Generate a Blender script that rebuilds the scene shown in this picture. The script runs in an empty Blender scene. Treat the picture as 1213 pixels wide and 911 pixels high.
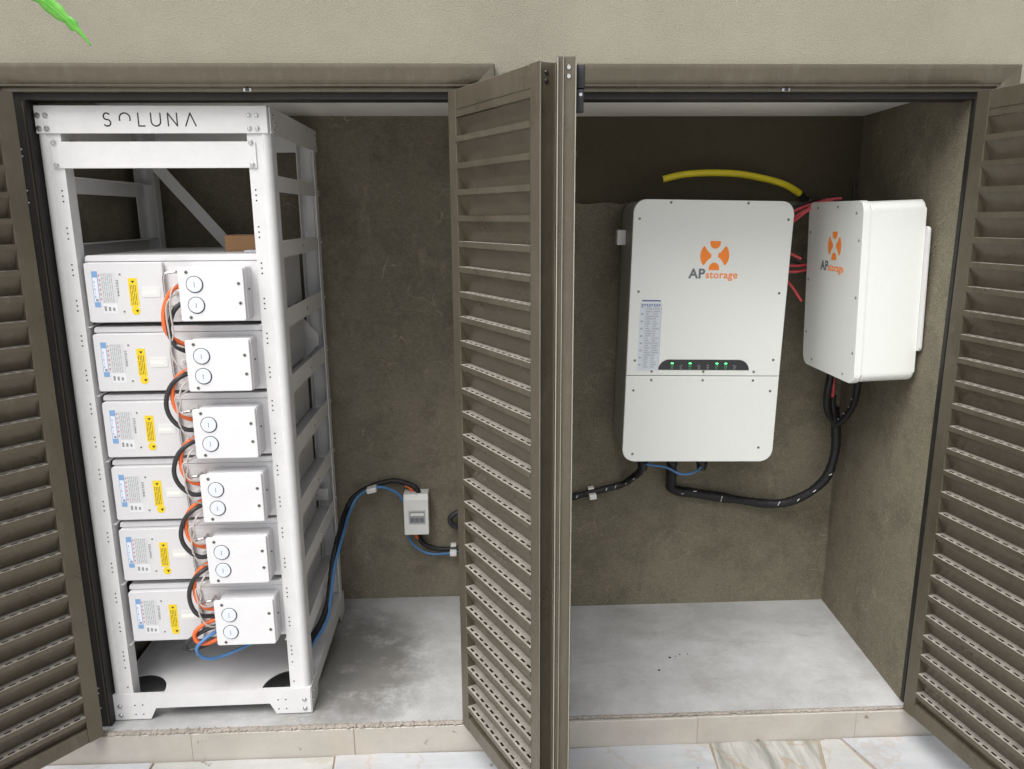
import bpy, bmesh, math, random
from mathutils import Vector, Matrix
random.seed(7)
S = bpy.context.scene
COL = S.collection
PI = math.pi

# ------------------------------------------------------------------ camera
cd = bpy.data.cameras.new('camera'); cam = bpy.data.objects.new('camera', cd); COL.objects.link(cam)
F, CX, CY, CZ, YAW, PITCH, ROLL = 895.926, 1.025, -1.8595, 1.3584, 0.0405, 0.2207, -0.0065
cd.sensor_fit = 'HORIZONTAL'; cd.sensor_width = 36.0; cd.lens = 36.0 * F / 1213.0
cd.clip_start = 0.02; cd.clip_end = 500
fw = Vector((math.sin(YAW) * math.cos(PITCH), math.cos(YAW) * math.cos(PITCH), -math.sin(PITCH)))
rt = Vector((math.cos(YAW), -math.sin(YAW), 0)); up = rt.cross(fw)
r2 = math.cos(ROLL) * rt + math.sin(ROLL) * up; u2 = -math.sin(ROLL) * rt + math.cos(ROLL) * up
cam.matrix_world = Matrix(((r2.x, u2.x, -fw.x, CX), (r2.y, u2.y, -fw.y, CY), (r2.z, u2.z, -fw.z, CZ), (0, 0, 0, 1)))
S.camera = cam

# ------------------------------------------------------------------ sky, sun, exposure
SUN_EL, SUN_AZ = math.radians(60), math.radians(218)       # azimuth clockwise from +y : high, in front of the wall and to the left, behind bright cloud
W = bpy.data.worlds.new('World'); S.world = W; W.use_nodes = True
wn = W.node_tree.nodes; wl = W.node_tree.links
bg = wn['Background']; bg.inputs[1].default_value = 0.085
sky = wn.new('ShaderNodeTexSky'); sky.sky_type = 'NISHITA'; sky.sun_disc = False
sky.sun_elevation = SUN_EL; sky.sun_rotation = SUN_AZ; sky.dust_density = 4.0; sky.air_density = 1.0; sky.ozone_density = 1.0
hs = wn.new('ShaderNodeHueSaturation'); hs.inputs['Saturation'].default_value = 0.22
wl.new(sky.outputs[0], hs.inputs['Color']); wl.new(hs.outputs[0], bg.inputs[0])
sd = bpy.data.lights.new('sun', 'SUN'); sun = bpy.data.objects.new('sun', sd); COL.objects.link(sun)
sd.energy = 1.4; sd.angle = math.radians(50); sd.color = (1, 0.98, 0.955)
sdir = Vector((math.sin(SUN_AZ) * math.cos(SUN_EL), math.cos(SUN_AZ) * math.cos(SUN_EL), math.sin(SUN_EL)))
sun.rotation_euler = sdir.to_track_quat('Z', 'Y').to_euler()
S.view_settings.view_transform = 'Standard'; S.view_settings.look = 'None'
S.view_settings.exposure = 1.25; S.view_settings.gamma = 1

# ------------------------------------------------------------------ materials
def nt(name):
    m = bpy.data.materials.new(name); m.use_nodes = True
    n = m.node_tree.nodes; l = m.node_tree.links
    return m, n, l, n['Principled BSDF']
def simple(name, col, rough=0.5, metal=0.0, spec=0.5, var=0.0, bump=0.0, scale=60.0, emit=None, es=1.0, coat=0.0):
    m, n, l, b = nt(name)
    b.inputs['Base Color'].default_value = (*col, 1); b.inputs['Roughness'].default_value = rough
    b.inputs['Metallic'].default_value = metal; b.inputs['Specular IOR Level'].default_value = spec
    b.inputs['Coat Weight'].default_value = coat
    if emit: b.inputs['Emission Color'].default_value = (*emit, 1); b.inputs['Emission Strength'].default_value = es
    if var or bump:
        tc = n.new('ShaderNodeTexCoord')
        no = n.new('ShaderNodeTexNoise'); no.inputs['Scale'].default_value = scale; no.inputs['Detail'].default_value = 6
        l.new(tc.outputs['Object'], no.inputs['Vector'])
        if var:
            no2 = n.new('ShaderNodeTexNoise'); no2.inputs['Scale'].default_value = scale * .12; no2.inputs['Detail'].default_value = 8
            no2.inputs['Roughness'].default_value = .7
            l.new(tc.outputs['Object'], no2.inputs['Vector'])
            r = n.new('ShaderNodeValToRGB'); r.color_ramp.elements[0].position = .3; r.color_ramp.elements[1].position = .7
            r.color_ramp.elements[0].color = (*[c * (1 - var) for c in col], 1); r.color_ramp.elements[1].color = (*[min(1, c * (1 + var)) for c in col], 1)
            l.new(no2.outputs[0], r.inputs[0]); l.new(r.outputs[0], b.inputs['Base Color'])
            mr = n.new('ShaderNodeMapRange'); mr.inputs[3].default_value = max(.05, rough - .12); mr.inputs[4].default_value = min(1, rough + .12)
            l.new(no2.outputs[0], mr.inputs[0]); l.new(mr.outputs[0], b.inputs['Roughness'])
        if bump:
            bp = n.new('ShaderNodeBump'); bp.inputs['Strength'].default_value = bump; bp.inputs['Distance'].default_value = .002
            l.new(no.outputs[0], bp.inputs['Height']); l.new(bp.outputs[0], b.inputs['Normal'])
    return m
def mixn(n, l, a, b, fac, mode='MIX'):
    x = n.new('ShaderNodeMix'); x.data_type = 'RGBA'; x.blend_type = mode
    for s, v in ((0, fac), (6, a), (7, b)):
        if hasattr(v, 'is_output'): l.new(v, x.inputs[s])
        elif isinstance(v, (int, float)): x.inputs[s].default_value = v
        else: x.inputs[s].default_value = (*v, 1)
    return x.outputs[2]
def noise(n, l, vec, scale, detail=6, rough=.55, lo=.35, hi=.65):
    t = n.new('ShaderNodeTexNoise'); t.inputs['Scale'].default_value = scale; t.inputs['Detail'].default_value = detail
    t.inputs['Roughness'].default_value = rough
    if vec is not None: l.new(vec, t.inputs['Vector'])
    m = n.new('ShaderNodeMapRange'); m.inputs[1].default_value = lo; m.inputs[2].default_value = hi
    l.new(t.outputs[0], m.inputs[0]); return m.outputs[0], t.outputs[0]
def mapped(n, l, out, scale=(1, 1, 1), rot=(0, 0, 0)):
    mp = n.new('ShaderNodeMapping'); mp.inputs['Scale'].default_value = scale; mp.inputs['Rotation'].default_value = rot
    l.new(out, mp.inputs['Vector']); return mp.outputs[0]
def bumps(n, l, b, pairs):
    prev = None
    for h, st, d in pairs:
        bp = n.new('ShaderNodeBump'); bp.inputs['Strength'].default_value = st; bp.inputs['Distance'].default_value = d
        l.new(h, bp.inputs['Height'])
        if prev: l.new(prev, bp.inputs['Normal'])
        prev = bp.outputs[0]
    l.new(prev, b.inputs['Normal'])

def plaster_out():
    m, n, l, b = nt('facade_plaster'); tc = n.new('ShaderNodeTexCoord').outputs['Object']
    f1, r1 = noise(n, l, tc, 620, 4, .65); f2, r2_ = noise(n, l, tc, 1.6, 10, .75, .3, .7); f3, r3 = noise(n, l, tc, 300, 6, .7)
    c = mixn(n, l, (.210, .195, .150), (.310, .290, .228), f2)
    c = mixn(n, l, c, (.42, .395, .325), mul(n, l, f3, .55))
    l.new(c, b.inputs['Base Color']); b.inputs['Roughness'].default_value = .92; b.inputs['Specular IOR Level'].default_value = .2
    bumps(n, l, b, [(r3, .5, .006), (r1, .5, .0035)]); return m
def mul(n, l, a, v):
    x = n.new('ShaderNodeMath'); x.operation = 'MULTIPLY'; l.new(a, x.inputs[0])
    if hasattr(v, 'is_output'): l.new(v, x.inputs[1])
    else: x.inputs[1].default_value = v
    return x.outputs[0]
def cement(name, a, b_, speck, bumpk, sc=1.0, streak=True):
    m, n, l, b = nt(name); tc = n.new('ShaderNodeTexCoord').outputs['Object']
    f2, _ = noise(n, l, tc, 2.0 * sc, 10, .62, .25, .75); f3, r3 = noise(n, l, tc, 70, 7, .7, .35, .7)
    f1, r1 = noise(n, l, tc, 420, 3, .65, .54, .74); fb, rb_ = noise(n, l, mapped(n, l, tc, (14, 14, 90), (.12, .3, 0)), 2.4, 8, .72, .35, .7)
    c = mixn(n, l, tuple(x * .92 + y * .08 for x, y in zip(a, b_)), tuple(x * .06 + y * .94 for x, y in zip(a, b_)), f2)
    c = mixn(n, l, c, tuple(x * 1.35 for x in b_), mul(n, l, f3, .30)); c = mixn(n, l, c, tuple(x * .8 for x in a), mul(n, l, fb, .28))
    if streak:
        f4, r4 = noise(n, l, mapped(n, l, tc, (1, 1, 1.0), (.3, .25, 0)), 7, 9, .72, .48, .62)
        c = mixn(n, l, c, tuple(x * .62 for x in a), mul(n, l, f4, .42))
        f5, _ = noise(n, l, mapped(n, l, tc, (1.3, 1.3, .7)), 5.5, 7, .7, .60, .74)
        c = mixn(n, l, c, tuple(min(1, x * 1.55) for x in b_), mul(n, l, f5, .42))
    if streak:
        # thin pale trowel scratches : a narrow band of a warped noise field, kept only in patches
        for sc_, wd in ((4.5, .006), (9.0, .008)):
            _, rr = noise(n, l, mapped(n, l, tc, (1, 1, 1.5), (.4, .8, .3)), sc_, 3, .45)
            sb = n.new('ShaderNodeMath'); sb.operation = 'SUBTRACT'; l.new(rr, sb.inputs[0]); sb.inputs[1].default_value = .5
            ab = n.new('ShaderNodeMath'); ab.operation = 'ABSOLUTE'; l.new(sb.outputs[0], ab.inputs[0])
            mk = n.new('ShaderNodeMapRange'); mk.inputs[1].default_value = wd; mk.inputs[2].default_value = 0; l.new(ab.outputs[0], mk.inputs[0])
            pm, _ = noise(n, l, tc, 6.0, 4, .6, .54, .66)
            c = mixn(n, l, c, tuple(min(1, x * 1.5) for x in b_), mul(n, l, mul(n, l, mk.outputs[0], pm), .7))
    c = mixn(n, l, c, tuple(min(1, x * 2.4) for x in b_), mul(n, l, f1, speck))
    l.new(c, b.inputs['Base Color']); b.inputs['Roughness'].default_value = .85; b.inputs['Specular IOR Level'].default_value = .25
    bumps(n, l, b, [(r3, .5 * bumpk, .005), (rb_, .35 * bumpk, .004), (r1, .8 * bumpk, .003)]); return m
def floor_mat():
    m, n, l, b = nt('bare_cement_floor'); tc = n.new('ShaderNodeTexCoord').outputs['Object']
    f1, _ = noise(n, l, tc, 2.6, 9, .7, .40, .66); f2, r2_ = noise(n, l, tc, 14, 9, .72, .35, .7); f3, r3 = noise(n, l, tc, 150, 4, .6, .45, .7)
    c = mixn(n, l, (.37, .372, .372), (.55, .556, .565), f1)
    c = mixn(n, l, c, (.26, .25, .235), mul(n, l, f2, .30))
    # dirty stain beside the rack, with some of the rack's shadow painted in
    sx = n.new('ShaderNodeSeparateXYZ'); l.new(tc, sx.inputs[0])
    def gap(o, c0, w):
        s = n.new('ShaderNodeMath'); s.operation = 'SUBTRACT'; l.new(o, s.inputs[0]); s.inputs[1].default_value = c0
        d = n.new('ShaderNodeMath'); d.operation = 'DIVIDE'; l.new(s.outputs[0], d.inputs[0]); d.inputs[1].default_value = w
        p = n.new('ShaderNodeMath'); p.operation = 'MULTIPLY'; l.new(d.outputs[0], p.inputs[0]); l.new(d.outputs[0], p.inputs[1]); return p.outputs[0]
    ad = n.new('ShaderNodeMath'); ad.operation = 'ADD'; l.new(gap(sx.outputs[0], .62, .19), ad.inputs[0]); l.new(gap(sx.outputs[1], .25, .30), ad.inputs[1])
    ad2 = n.new('ShaderNodeMath'); ad2.operation = 'MULTIPLY_ADD'; l.new(f2, ad2.inputs[0]); ad2.inputs[1].default_value = .9; l.new(ad.outputs[0], ad2.inputs[2])
    mr = n.new('ShaderNodeMapRange'); mr.inputs[1].default_value = 2.1; mr.inputs[2].default_value = .75; l.new(ad2.outputs[0], mr.inputs[0])
    c = mixn(n, l, c, (.085, .080, .068), mul(n, l, mr.outputs[0], .75))
    fg, rg = noise(n, l, tc, 260, 4, .7, .42, .68); c = mixn(n, l, c, (.24, .23, .215), mul(n, l, fg, .30))
    fw, _ = noise(n, l, tc, 7, 10, .75, .52, .66); c = mixn(n, l, c, (.60, .61, .62), mul(n, l, fw, .28))
    # second, fainter brownish stains under the inverter
    f6, _ = noise(n, l, mapped(n, l, tc, (1, 2.2, 1)), 3.1, 8, .7, .53, .70)
    c = mixn(n, l, c, (.24, .225, .20), mul(n, l, f6, .50))
    l.new(c, b.inputs['Base Color']); b.inputs['Roughness'].default_value = .75; b.inputs['Specular IOR Level'].default_value = .3
    bumps(n, l, b, [(r2_, .4, .005), (r3, .5, .002), (rg, .4, .0015)]); return m
def bronze():
    m, n, l, b = nt('bronze_paint'); oi = n.new('ShaderNodeObjectInfo'); va = n.new('ShaderNodeVectorMath'); va.operation = 'MULTIPLY_ADD'; va.inputs[1].default_value = (17, 23, 31)
    l.new(oi.outputs['Random'], va.inputs[0]); l.new(n.new('ShaderNodeTexCoord').outputs['Object'], va.inputs[2]); tc = va.outputs[0]
    f2, _ = noise(n, l, tc, 9, 8, .7, .3, .7); f3, r3 = noise(n, l, tc, 700, 2, .5); f4, _ = noise(n, l, tc, 60, 8, .75, .66, .74)
    c = mixn(n, l, (.104, .089, .064), (.130, .112, .081), f2)
    c = mixn(n, l, c, (.30, .27, .23), mul(n, l, f4, .25))
    f6, _ = noise(n, l, mapped(n, l, tc, (1, 1, .25)), 34, 9, .78, .50, .72); c = mixn(n, l, c, (.27, .245, .205), mul(n, l, f6, .22))
    l.new(c, b.inputs['Base Color']); b.inputs['Metallic'].default_value = .4
    mr = n.new('ShaderNodeMapRange'); mr.inputs[3].default_value = .24; mr.inputs[4].default_value = .42; l.new(f2, mr.inputs[0]); l.new(mr.outputs[0], b.inputs['Roughness'])
    bumps(n, l, b, [(r3, .06, .0008)]); return m
def stone(name, base, vein, warm, kv, rot, scale):
    m, n, l, b = nt(name); g = n.new('ShaderNodeTexCoord').outputs['Object']
    f1, r1 = noise(n, l, g, 5, 9, .7, .35, .68); f2, r2_ = noise(n, l, mapped(n, l, g, scale, rot), 3.5, 8, .68, .42, .68); f3, _ = noise(n, l, g, 2.3, 8, .72, .56, .72)
    c = mixn(n, l, base, tuple(x * .80 for x in base), f1)
    _, rv = noise(n, l, mapped(n, l, g, (1, 1, 1), rot), 4.2, 5, .55)
    sb = n.new('ShaderNodeMath'); sb.operation = 'SUBTRACT'; l.new(rv, sb.inputs[0]); sb.inputs[1].default_value = .5
    ab = n.new('ShaderNodeMath'); ab.operation = 'ABSOLUTE'; l.new(sb.outputs[0], ab.inputs[0])
    mk = n.new('ShaderNodeMapRange'); mk.inputs[1].default_value = .022; mk.inputs[2].default_value = .002; l.new(ab.outputs[0], mk.inputs[0])
    c = mixn(n, l, c, (.34, .24, .14), mul(n, l, mk.outputs[0], kv * .6))
    c = mixn(n, l, c, vein, mul(n, l, f2, max(.3, kv))); c = mixn(n, l, c, warm, mul(n, l, f3, .45))
    f5, _ = noise(n, l, g, 26, 3, .5, .70, .74); c = mixn(n, l, c, (.16, .12, .08), mul(n, l, f5, .75))
    l.new(c, b.inputs['Base Color']); b.inputs['Roughness'].default_value = .6
    bumps(n, l, b, [(r1, .5, .006), (r2_, .3, .003)]); return m
M = dict(
    plaster=plaster_out(),
    cement=cement('cement_render', (.128, .114, .084), (.270, .244, .185), .38, .45),
    rough_cement=cement('rough_cement_coat', (.126, .111, .079), (.254, .228, .167), .85, 1.1),
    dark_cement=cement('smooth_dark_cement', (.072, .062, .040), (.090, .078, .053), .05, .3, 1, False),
    ceil=simple('ceiling_paint', (.90, .885, .84), .9, 0, .2, .03, .3, 200),
    floor=floor_mat(), bronze=bronze(),
    black_frame=simple('black_rubber_frame', (.020, .018, .015), .55, 0, .3, .3, .1, 80),
    web_top=simple('pale_bronze', (.275, .255, .225), .7, 0, .3, .35, 0, 160), edge=simple('worn_bright_edge', (.40, .38, .33), .4, .5, .5, .2, 0, 90),
    white=simple('white_powder_coat', (.665, .66, .66), .42, 0, .45, .05, .05, 160),
    galv=simple('grey_white_powder_coat', (.70, .692, .688), .45, 0, .45, .04, .05, 900),
    steel=simple('zinc_steel', (.62, .62, .62), .28, 1.0, .5, .1, 0, 200),
    darksteel=simple('dark_screw_head', (.08, .075, .07), .35, .8), midsteel=simple('screw_head', (.30, .29, .27), .35, .9),
    batt=simple('battery_enclosure_paint', (.655, .65, .66), .40, 0, .5, .02, .06, 1200),
    jb=simple('junction_box_plastic', (.70, .70, .71), .35, 0, .5, .02, 0, 300),
    plug=simple('plug_cap_plastic', (.67, .70, .76), .3, 0, .5),
    black=simple('black_plastic', (.016, .016, .018), .42, 0, .5, .3, .1, 120),
    hole=simple('hole_dark', (.008, .008, .008), .9),
    ink=simple('black_ink', (.02, .02, .025), .6), greyink=simple('grey_ink', (.16, .17, .19), .6),
    inverter=simple('inverter_paint', (.77, .79, .755), .36, 0, .5, .02, .05, 900),
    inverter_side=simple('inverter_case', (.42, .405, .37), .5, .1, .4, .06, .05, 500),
    orange=simple('orange_print', (.95, .25, .02), .5), orange_cable=simple('orange_cable_sheath', (.80, .15, .035), .42, 0, .5, .08, .05, 60),
    black_cable=simple('black_cable_sheath', (.030, .030, .033), .45, 0, .5, .2, .1, 60),
    tape=simple('black_tape_wrap', (.012, .012, .013), .5, 0, .45, .4, 1.0, 110),
    blue_cable=simple('blue_cable_sheath', (.075, .21, .45), .42, 0, .5, .1), grey_wire=simple('grey_wire_sheath', (.52, .47, .43), .5),
    red_wire=simple('red_wire_sheath', (.62, .07, .085), .42), yellow_tube=simple('yellow_conduit', (.74, .62, .02), .38, 0, .5, .08),
    yellow=simple('yellow_label', (.80, .58, .01), .5), label=simple('white_label', (.72, .73, .74), .45), label_grey=simple('grey_label', (.60, .61, .62), .45),
    label_blue=simple('blue_label', (.19, .35, .60), .45), label_white=simple('label_paper', (.72, .75, .84), .5), label_pale=simple('pale_blue_paper', (.64, .69, .75), .5),
    paleink=simple('pale_grey_ink', (.26, .27, .29), .6), redink=simple('red_ink', (.60, .10, .08), .6), blueink=simple('blue_ink', (.10, .14, .34), .6), 
    lcd=simple('indicator_window', (.70, .705, .69), .3), led_y=simple('indicator_lit', (.85, .9, .45), .4, emit=(.85, 1, .35), es=.7),
    led_g=simple('green_led', (.1, .8, .2), .3, emit=(.08, 1, .22), es=1.2), panel=simple('black_display_strip', (.020, .021, .026), .25, 0, .5),
    icon_green=simple('lit_icon', (.10, .34, .16), .6, emit=(.05, .6, .15), es=.12), icon=simple('icon_print', (.35, .36, .37), .6), card=simple('cardboard', (.40, .23, .115), .8, 0, .2, .1, .3, 60),
    clear=simple('smoked_window', (.30, .32, .31), .12, 0, .6), pad=simple('white_plastic_clip', (.82, .82, .80), .4),
    mortar=simple('mortar', (.30, .27, .235), .95, 0, .1, .2, 1.0, 90), grout=simple('grout', (.33, .27, .20), .95, 0, .1, .2, .8, 60),
    ground=stone('pale_patio_stone', (.52, .51, .49), (.44, .43, .40), (.50, .43, .34), .35, (0, 0, .6), (1, 3, 1)),
    tile=stone('riser_stone', (.46, .43, .385), (.37, .335, .285), (.54, .44, .32), .15, (0, 0, 0), (1, 1, 5)),
    stone_white=stone('white_quartzite', (.47, .48, .50), (.32, .34, .35), (.46, .37, .26), .6, (0, 0, .6), (1, 6, 1)),
    stone_stripe=stone('striped_quartzite', (.45, .44, .415), (.18, .185, .155), (.46, .36, .25), 1.0, (0, 0, -.55), (9, 1, 1)),
    stone_warm=stone('veined_quartzite', (.48, .475, .46), (.32, .35, .32), (.48, .30, .15), .6, (0, 0, .9), (1, 5, 1)),
)
def leafmat():
    m, n, l, b = nt('green_leaf'); tc = n.new('ShaderNodeTexCoord').outputs['Object']
    f, r = noise(n, l, tc, 60, 4); c = mixn(n, l, (.17, .50, .09), (.26, .62, .14), f); l.new(c, b.inputs['Base Color']); b.inputs['Roughness'].default_value = .4
    tr = n.new('ShaderNodeBsdfTranslucent'); tr.inputs[0].default_value = (.40, .88, .20, 1)
    mx = n.new('ShaderNodeMixShader'); mx.inputs[0].default_value = .45; l.new(b.outputs[0], mx.inputs[1]); l.new(tr.outputs[0], mx.inputs[2])
    l.new(mx.outputs[0], n['Material Output'].inputs[0]); return m
M['leaf'] = leafmat()

# ------------------------------------------------------------------ helpers
class MB:
    def __init__(s): s.v = []; s.f = []; s.sm = []
    def add(s, vs, fs, smooth=False):
        o = len(s.v); s.v += [tuple(v) for v in vs]; s.f += [tuple(i + o for i in f) for f in fs]; s.sm += [smooth] * len(fs); return s
    def bm(s, bm, smooth=False):
        bm.verts.index_update(); s.add([v.co.copy() for v in bm.verts], [[v.index for v in f.verts] for f in bm.faces], smooth); bm.free(); return s
    def box(s, x0, x1, y0, y1, z0, z1, bev=0, seg=2):
        x0, x1 = sorted((x0, x1)); y0, y1 = sorted((y0, y1)); z0, z1 = sorted((z0, z1))
        vs = [(x, y, z) for x in (x0, x1) for y in (y0, y1) for z in (z0, z1)]
        fs = [(0, 1, 3, 2), (4, 6, 7, 5), (0, 4, 5, 1), (2, 3, 7, 6), (0, 2, 6, 4), (1, 5, 7, 3)]
        if bev:
            b = bmesh.new(); q = [b.verts.new(v) for v in vs]; [b.faces.new([q[i] for i in f]) for f in fs]
            bmesh.ops.bevel(b, geom=list(b.edges), offset=bev, segments=seg, affect='EDGES', profile=.5); return s.bm(b, seg > 1)
        return s.add(vs, fs)
    def prism(s, pts, axis, a, b, bev=0):
        # pts: 2-D outline in the two other axes (x,y,z order); extruded from a to b along axis
        def P(p, t): return {'x': (t, p[0], p[1]), 'y': (p[0], t, p[1]), 'z': (p[0], p[1], t)}[axis]
        n = len(pts); vs = [P(p, a) for p in pts] + [P(p, b) for p in pts]
        fs = [list(range(n))[::-1], list(range(n, 2 * n))] + [(i, (i + 1) % n, n + (i + 1) % n, n + i) for i in range(n)]
        bm = bmesh.new(); q = [bm.verts.new(v) for v in vs]; [bm.faces.new([q[i] for i in f]) for f in fs]
        if bev:
            es = [e for e in bm.edges if abs(e.calc_face_angle(0)) > .9 or any(len(f.verts) == n for f in e.link_faces)]
            bmesh.ops.bevel(bm, geom=es, offset=bev, segments=2, affect='EDGES', profile=.5)
        bmesh.ops.recalc_face_normals(bm, faces=list(bm.faces))
        big = [f for f in bm.faces if len(f.verts) > 4]
        if big: bmesh.ops.triangulate(bm, faces=big)
        return s.bm(bm)
    def cyl(s, c, axis, r, h, n=16, r2=None, cap=True):
        c = Vector(c); d = Vector(axis).normalized(); a = d.orthogonal().normalized(); b = d.cross(a); r2 = r if r2 is None else r2
        vs = [c + r * (a * math.cos(2 * PI * i / n) + b * math.sin(2 * PI * i / n)) for i in range(n)] + \
             [c + d * h + r2 * (a * math.cos(2 * PI * i / n) + b * math.sin(2 * PI * i / n)) for i in range(n)]
        s.add(vs, [(i, (i + 1) % n, n + (i + 1) % n, n + i) for i in range(n)], True)
        s.add(vs, [list(range(n))[::-1], list(range(n, 2 * n))]); return s
    def tube(s, pts, r, n=10, per=8, wob=0.0, closed_ends=True):
        P = spline(pts, per); N = len(P); a = None; rings = []
        for i, p in enumerate(P):
            t = (P[min(i + 1, N - 1)] - P[max(i - 1, 0)]).normalized()
            a = t.orthogonal().normalized() if a is None else (a - t * a.dot(t)).normalized()
            b = t.cross(a); rr = (r(i / (N - 1)) if callable(r) else r) * (1 + wob * random.uniform(-1, 1))
            rings.append([p + rr * (a * math.cos(2 * PI * k / n) + b * math.sin(2 * PI * k / n)) for k in range(n)])
        vs = [v for R_ in rings for v in R_]
        fs = [(i * n + k, i * n + (k + 1) % n, (i + 1) * n + (k + 1) % n, (i + 1) * n + k) for i in range(N - 1) for k in range(n)]
        s.add(vs, fs, True)
        if closed_ends: s.add(rings[0], [list(range(n))[::-1]]); s.add(rings[-1], [list(range(n))])
        return s
    def ribbon(s, pts, w, y0, y1, closed=False):
        # flat stroke in the xz plane of width w, thickness y0..y1
        for a, b in zip(pts, pts[1:]):
            a = Vector(a); b = Vector(b); d = (b - a); L = d.length
            if L < 1e-6: continue
            d /= L; nrm = Vector((-d.y, d.x)) * w / 2; a2 = a - d * w * .3; b2 = b + d * w * .3
            q = [a2 + nrm, b2 + nrm, b2 - nrm, a2 - nrm]
            s.add([(p.x, y, p.y) for y in (y0, y1) for p in q], [(0, 1, 2, 3), (7, 6, 5, 4), (0, 4, 5, 1), (1, 5, 6, 2), (2, 6, 7, 3), (3, 7, 4, 0)])
        return s
    def mesh(s, name, mat):
        me = bpy.data.meshes.new(name); me.from_pydata(s.v, [], s.f); me.update()
        bm = bmesh.new(); bm.from_mesh(me); bmesh.ops.recalc_face_normals(bm, faces=list(bm.faces)); bm.to_mesh(me); bm.free()
        if any(s.sm):
            me.polygons.foreach_set('use_smooth', [bool(x) for x in s.sm]); me.set_sharp_from_angle(angle=math.radians(42))
        me.materials.append(M[mat]); return me
    def build(s, name, mat, parent=None, loc=(0, 0, 0)): return put(name, s.mesh(name, mat), parent, loc)
def spline(pts, per=8):
    P = [Vector(p) for p in pts]; out = []
    for i in range(len(P) - 1):
        p0 = P[i - 1] if i else 2 * P[0] - P[1]; p1 = P[i]; p2 = P[i + 1]; p3 = P[i + 2] if i + 2 < len(P) else 2 * P[-1] - P[-2]
        for k in range(per):
            t = k / per; out.append(.5 * ((2 * p1) + (p2 - p0) * t + (2 * p0 - 5 * p1 + 4 * p2 - p3) * t * t + (3 * p1 - p0 - 3 * p2 + p3) * t ** 3))
    return out + [P[-1]]
def put(name, me, parent=None, loc=(0, 0, 0)):
    o = bpy.data.objects.new(name, me); COL.objects.link(o); o.location = loc
    if parent: o.parent = parent
    return o
def tag(o, label=None, cat=None, group=None, kind=None):
    if label: o['label'] = label
    if cat: o['category'] = cat
    if group: o['group'] = group
    if kind: o['kind'] = kind
    return o
def thing(name, label, cat, loc=(0, 0, 0), rotz=0.0, group=None):
    o = bpy.data.objects.new(name, None); COL.objects.link(o); o.location = loc; o.rotation_euler = (0, 0, rotz); o.empty_display_size = .05
    return tag(o, label, cat, group)
def copytree(o, parent=None):
    c = o.copy(); COL.objects.link(c)
    if parent: c.parent = parent
    for ch in [x for x in S.collection.objects if x.parent == o]: copytree(ch, c)
    return c
def rrect(x0, x1, y0, y1, r, n=6):
    out = []
    for cx, cy, a0 in ((x1 - r, y1 - r, 0), (x0 + r, y1 - r, 90), (x0 + r, y0 + r, 180), (x1 - r, y0 + r, 270)):
        out += [(cx + r * math.cos(math.radians(a0 + 90 * k / n)), cy + r * math.sin(math.radians(a0 + 90 * k / n))) for k in range(n + 1)]
    return out
def text_mesh(txt, size, mat, ext=.0004, bold=0.0, spacing=1.0):
    cu = bpy.data.curves.new('lettering', 'FONT'); cu.body = txt; cu.size = size; cu.extrude = ext; cu.offset = bold; cu.space_character = spacing; cu.resolution_u = 3
    o = bpy.data.objects.new('lettering', cu); COL.objects.link(o); bpy.context.view_layer.update()
    me = bpy.data.meshes.new_from_object(o.evaluated_get(bpy.context.evaluated_depsgraph_get()))
    bpy.data.objects.remove(o); bpy.data.curves.remove(cu); me.materials.clear(); me.materials.append(M[mat]); return me

# ------------------------------------------------------------------ measures of the place (metres)
H = 1.62; X1, X2, X3, X4 = 0.0, 0.9705, 1.250, 2.198
D1, D2 = .675, .5916
WT = .12

# ------------------------------------------------------------------ setting: ground, paving, step
gm = MB(); gm.add([(-60, -80, -.096), (60, -80, -.096), (60, .6, -.096), (-60, .6, -.096)], [(0, 1, 2, 3)])
ground = tag(gm.build('ground', 'ground'), kind='structure')
MB().add([(-.6, -2.32, -.0925), (3.2, -2.32, -.0925), (3.2, .0, -.0925), (-.6, .0, -.0925)], [(0, 1, 2, 3)]).build('grout_bed', 'grout', ground)
def slab(poly, mat, dz=0.0, sh=.004):
    c = Vector((sum(p[0] for p in poly) / len(poly), sum(p[1] for p in poly) / len(poly)))
    q = []
    for p in poly:
        d = Vector(p) - c; q.append(tuple(c + d * (1 - sh / d.length)))
    # rough, chipped outline
    out = []
    for a, b in zip(q, q[1:] + q[:1]):
        a = Vector(a); b = Vector(b); n_ = 4
        for k in range(n_):
            p = a.lerp(b, k / n_); j = .0035 if k else .002
            out.append((p.x + random.uniform(-j, j), min(-.035, p.y + random.uniform(-j, j))))
    MB().prism(out, 'z', -.12, -.0874 + dz, .002).build('paving_stone', mat, ground)
rows = [-.034, -.42, -.86, -1.32, -1.80, -2.3]
front = [-.45, .12, .608, 1.12, 1.648, 1.955, 2.02, 2.62, 3.1]
mats = ['stone_white', 'stone_warm', 'stone_white', 'stone_white', 'stone_stripe', 'stone_warm', 'stone_white', 'stone_warm']
xs_rows = [front]
for k in range(1, len(rows)):
    xs_rows.append([-.5 + i * .44 + random.uniform(-.12, .12) for i in range(9)])
xs_b = [-.48, .10, .625, 1.16, 1.60, 1.84, 2.13, 2.66, 3.15]
for i in range(8):
    if i == 5:    # small triangular filler stone between two big slabs
        slab([(1.958, -.036), (2.018, -.036), (2.12, -.41), (1.85, -.42)], 'stone_warm', random.uniform(-.001, .001)); continue
    j = random.uniform(-.03, .03)
    slab([(front[i], -.036), (front[i + 1], -.036), (xs_b[i + 1], -.42), (xs_b[i], -.42)], mats[i], random.uniform(-.001, .002))
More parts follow.
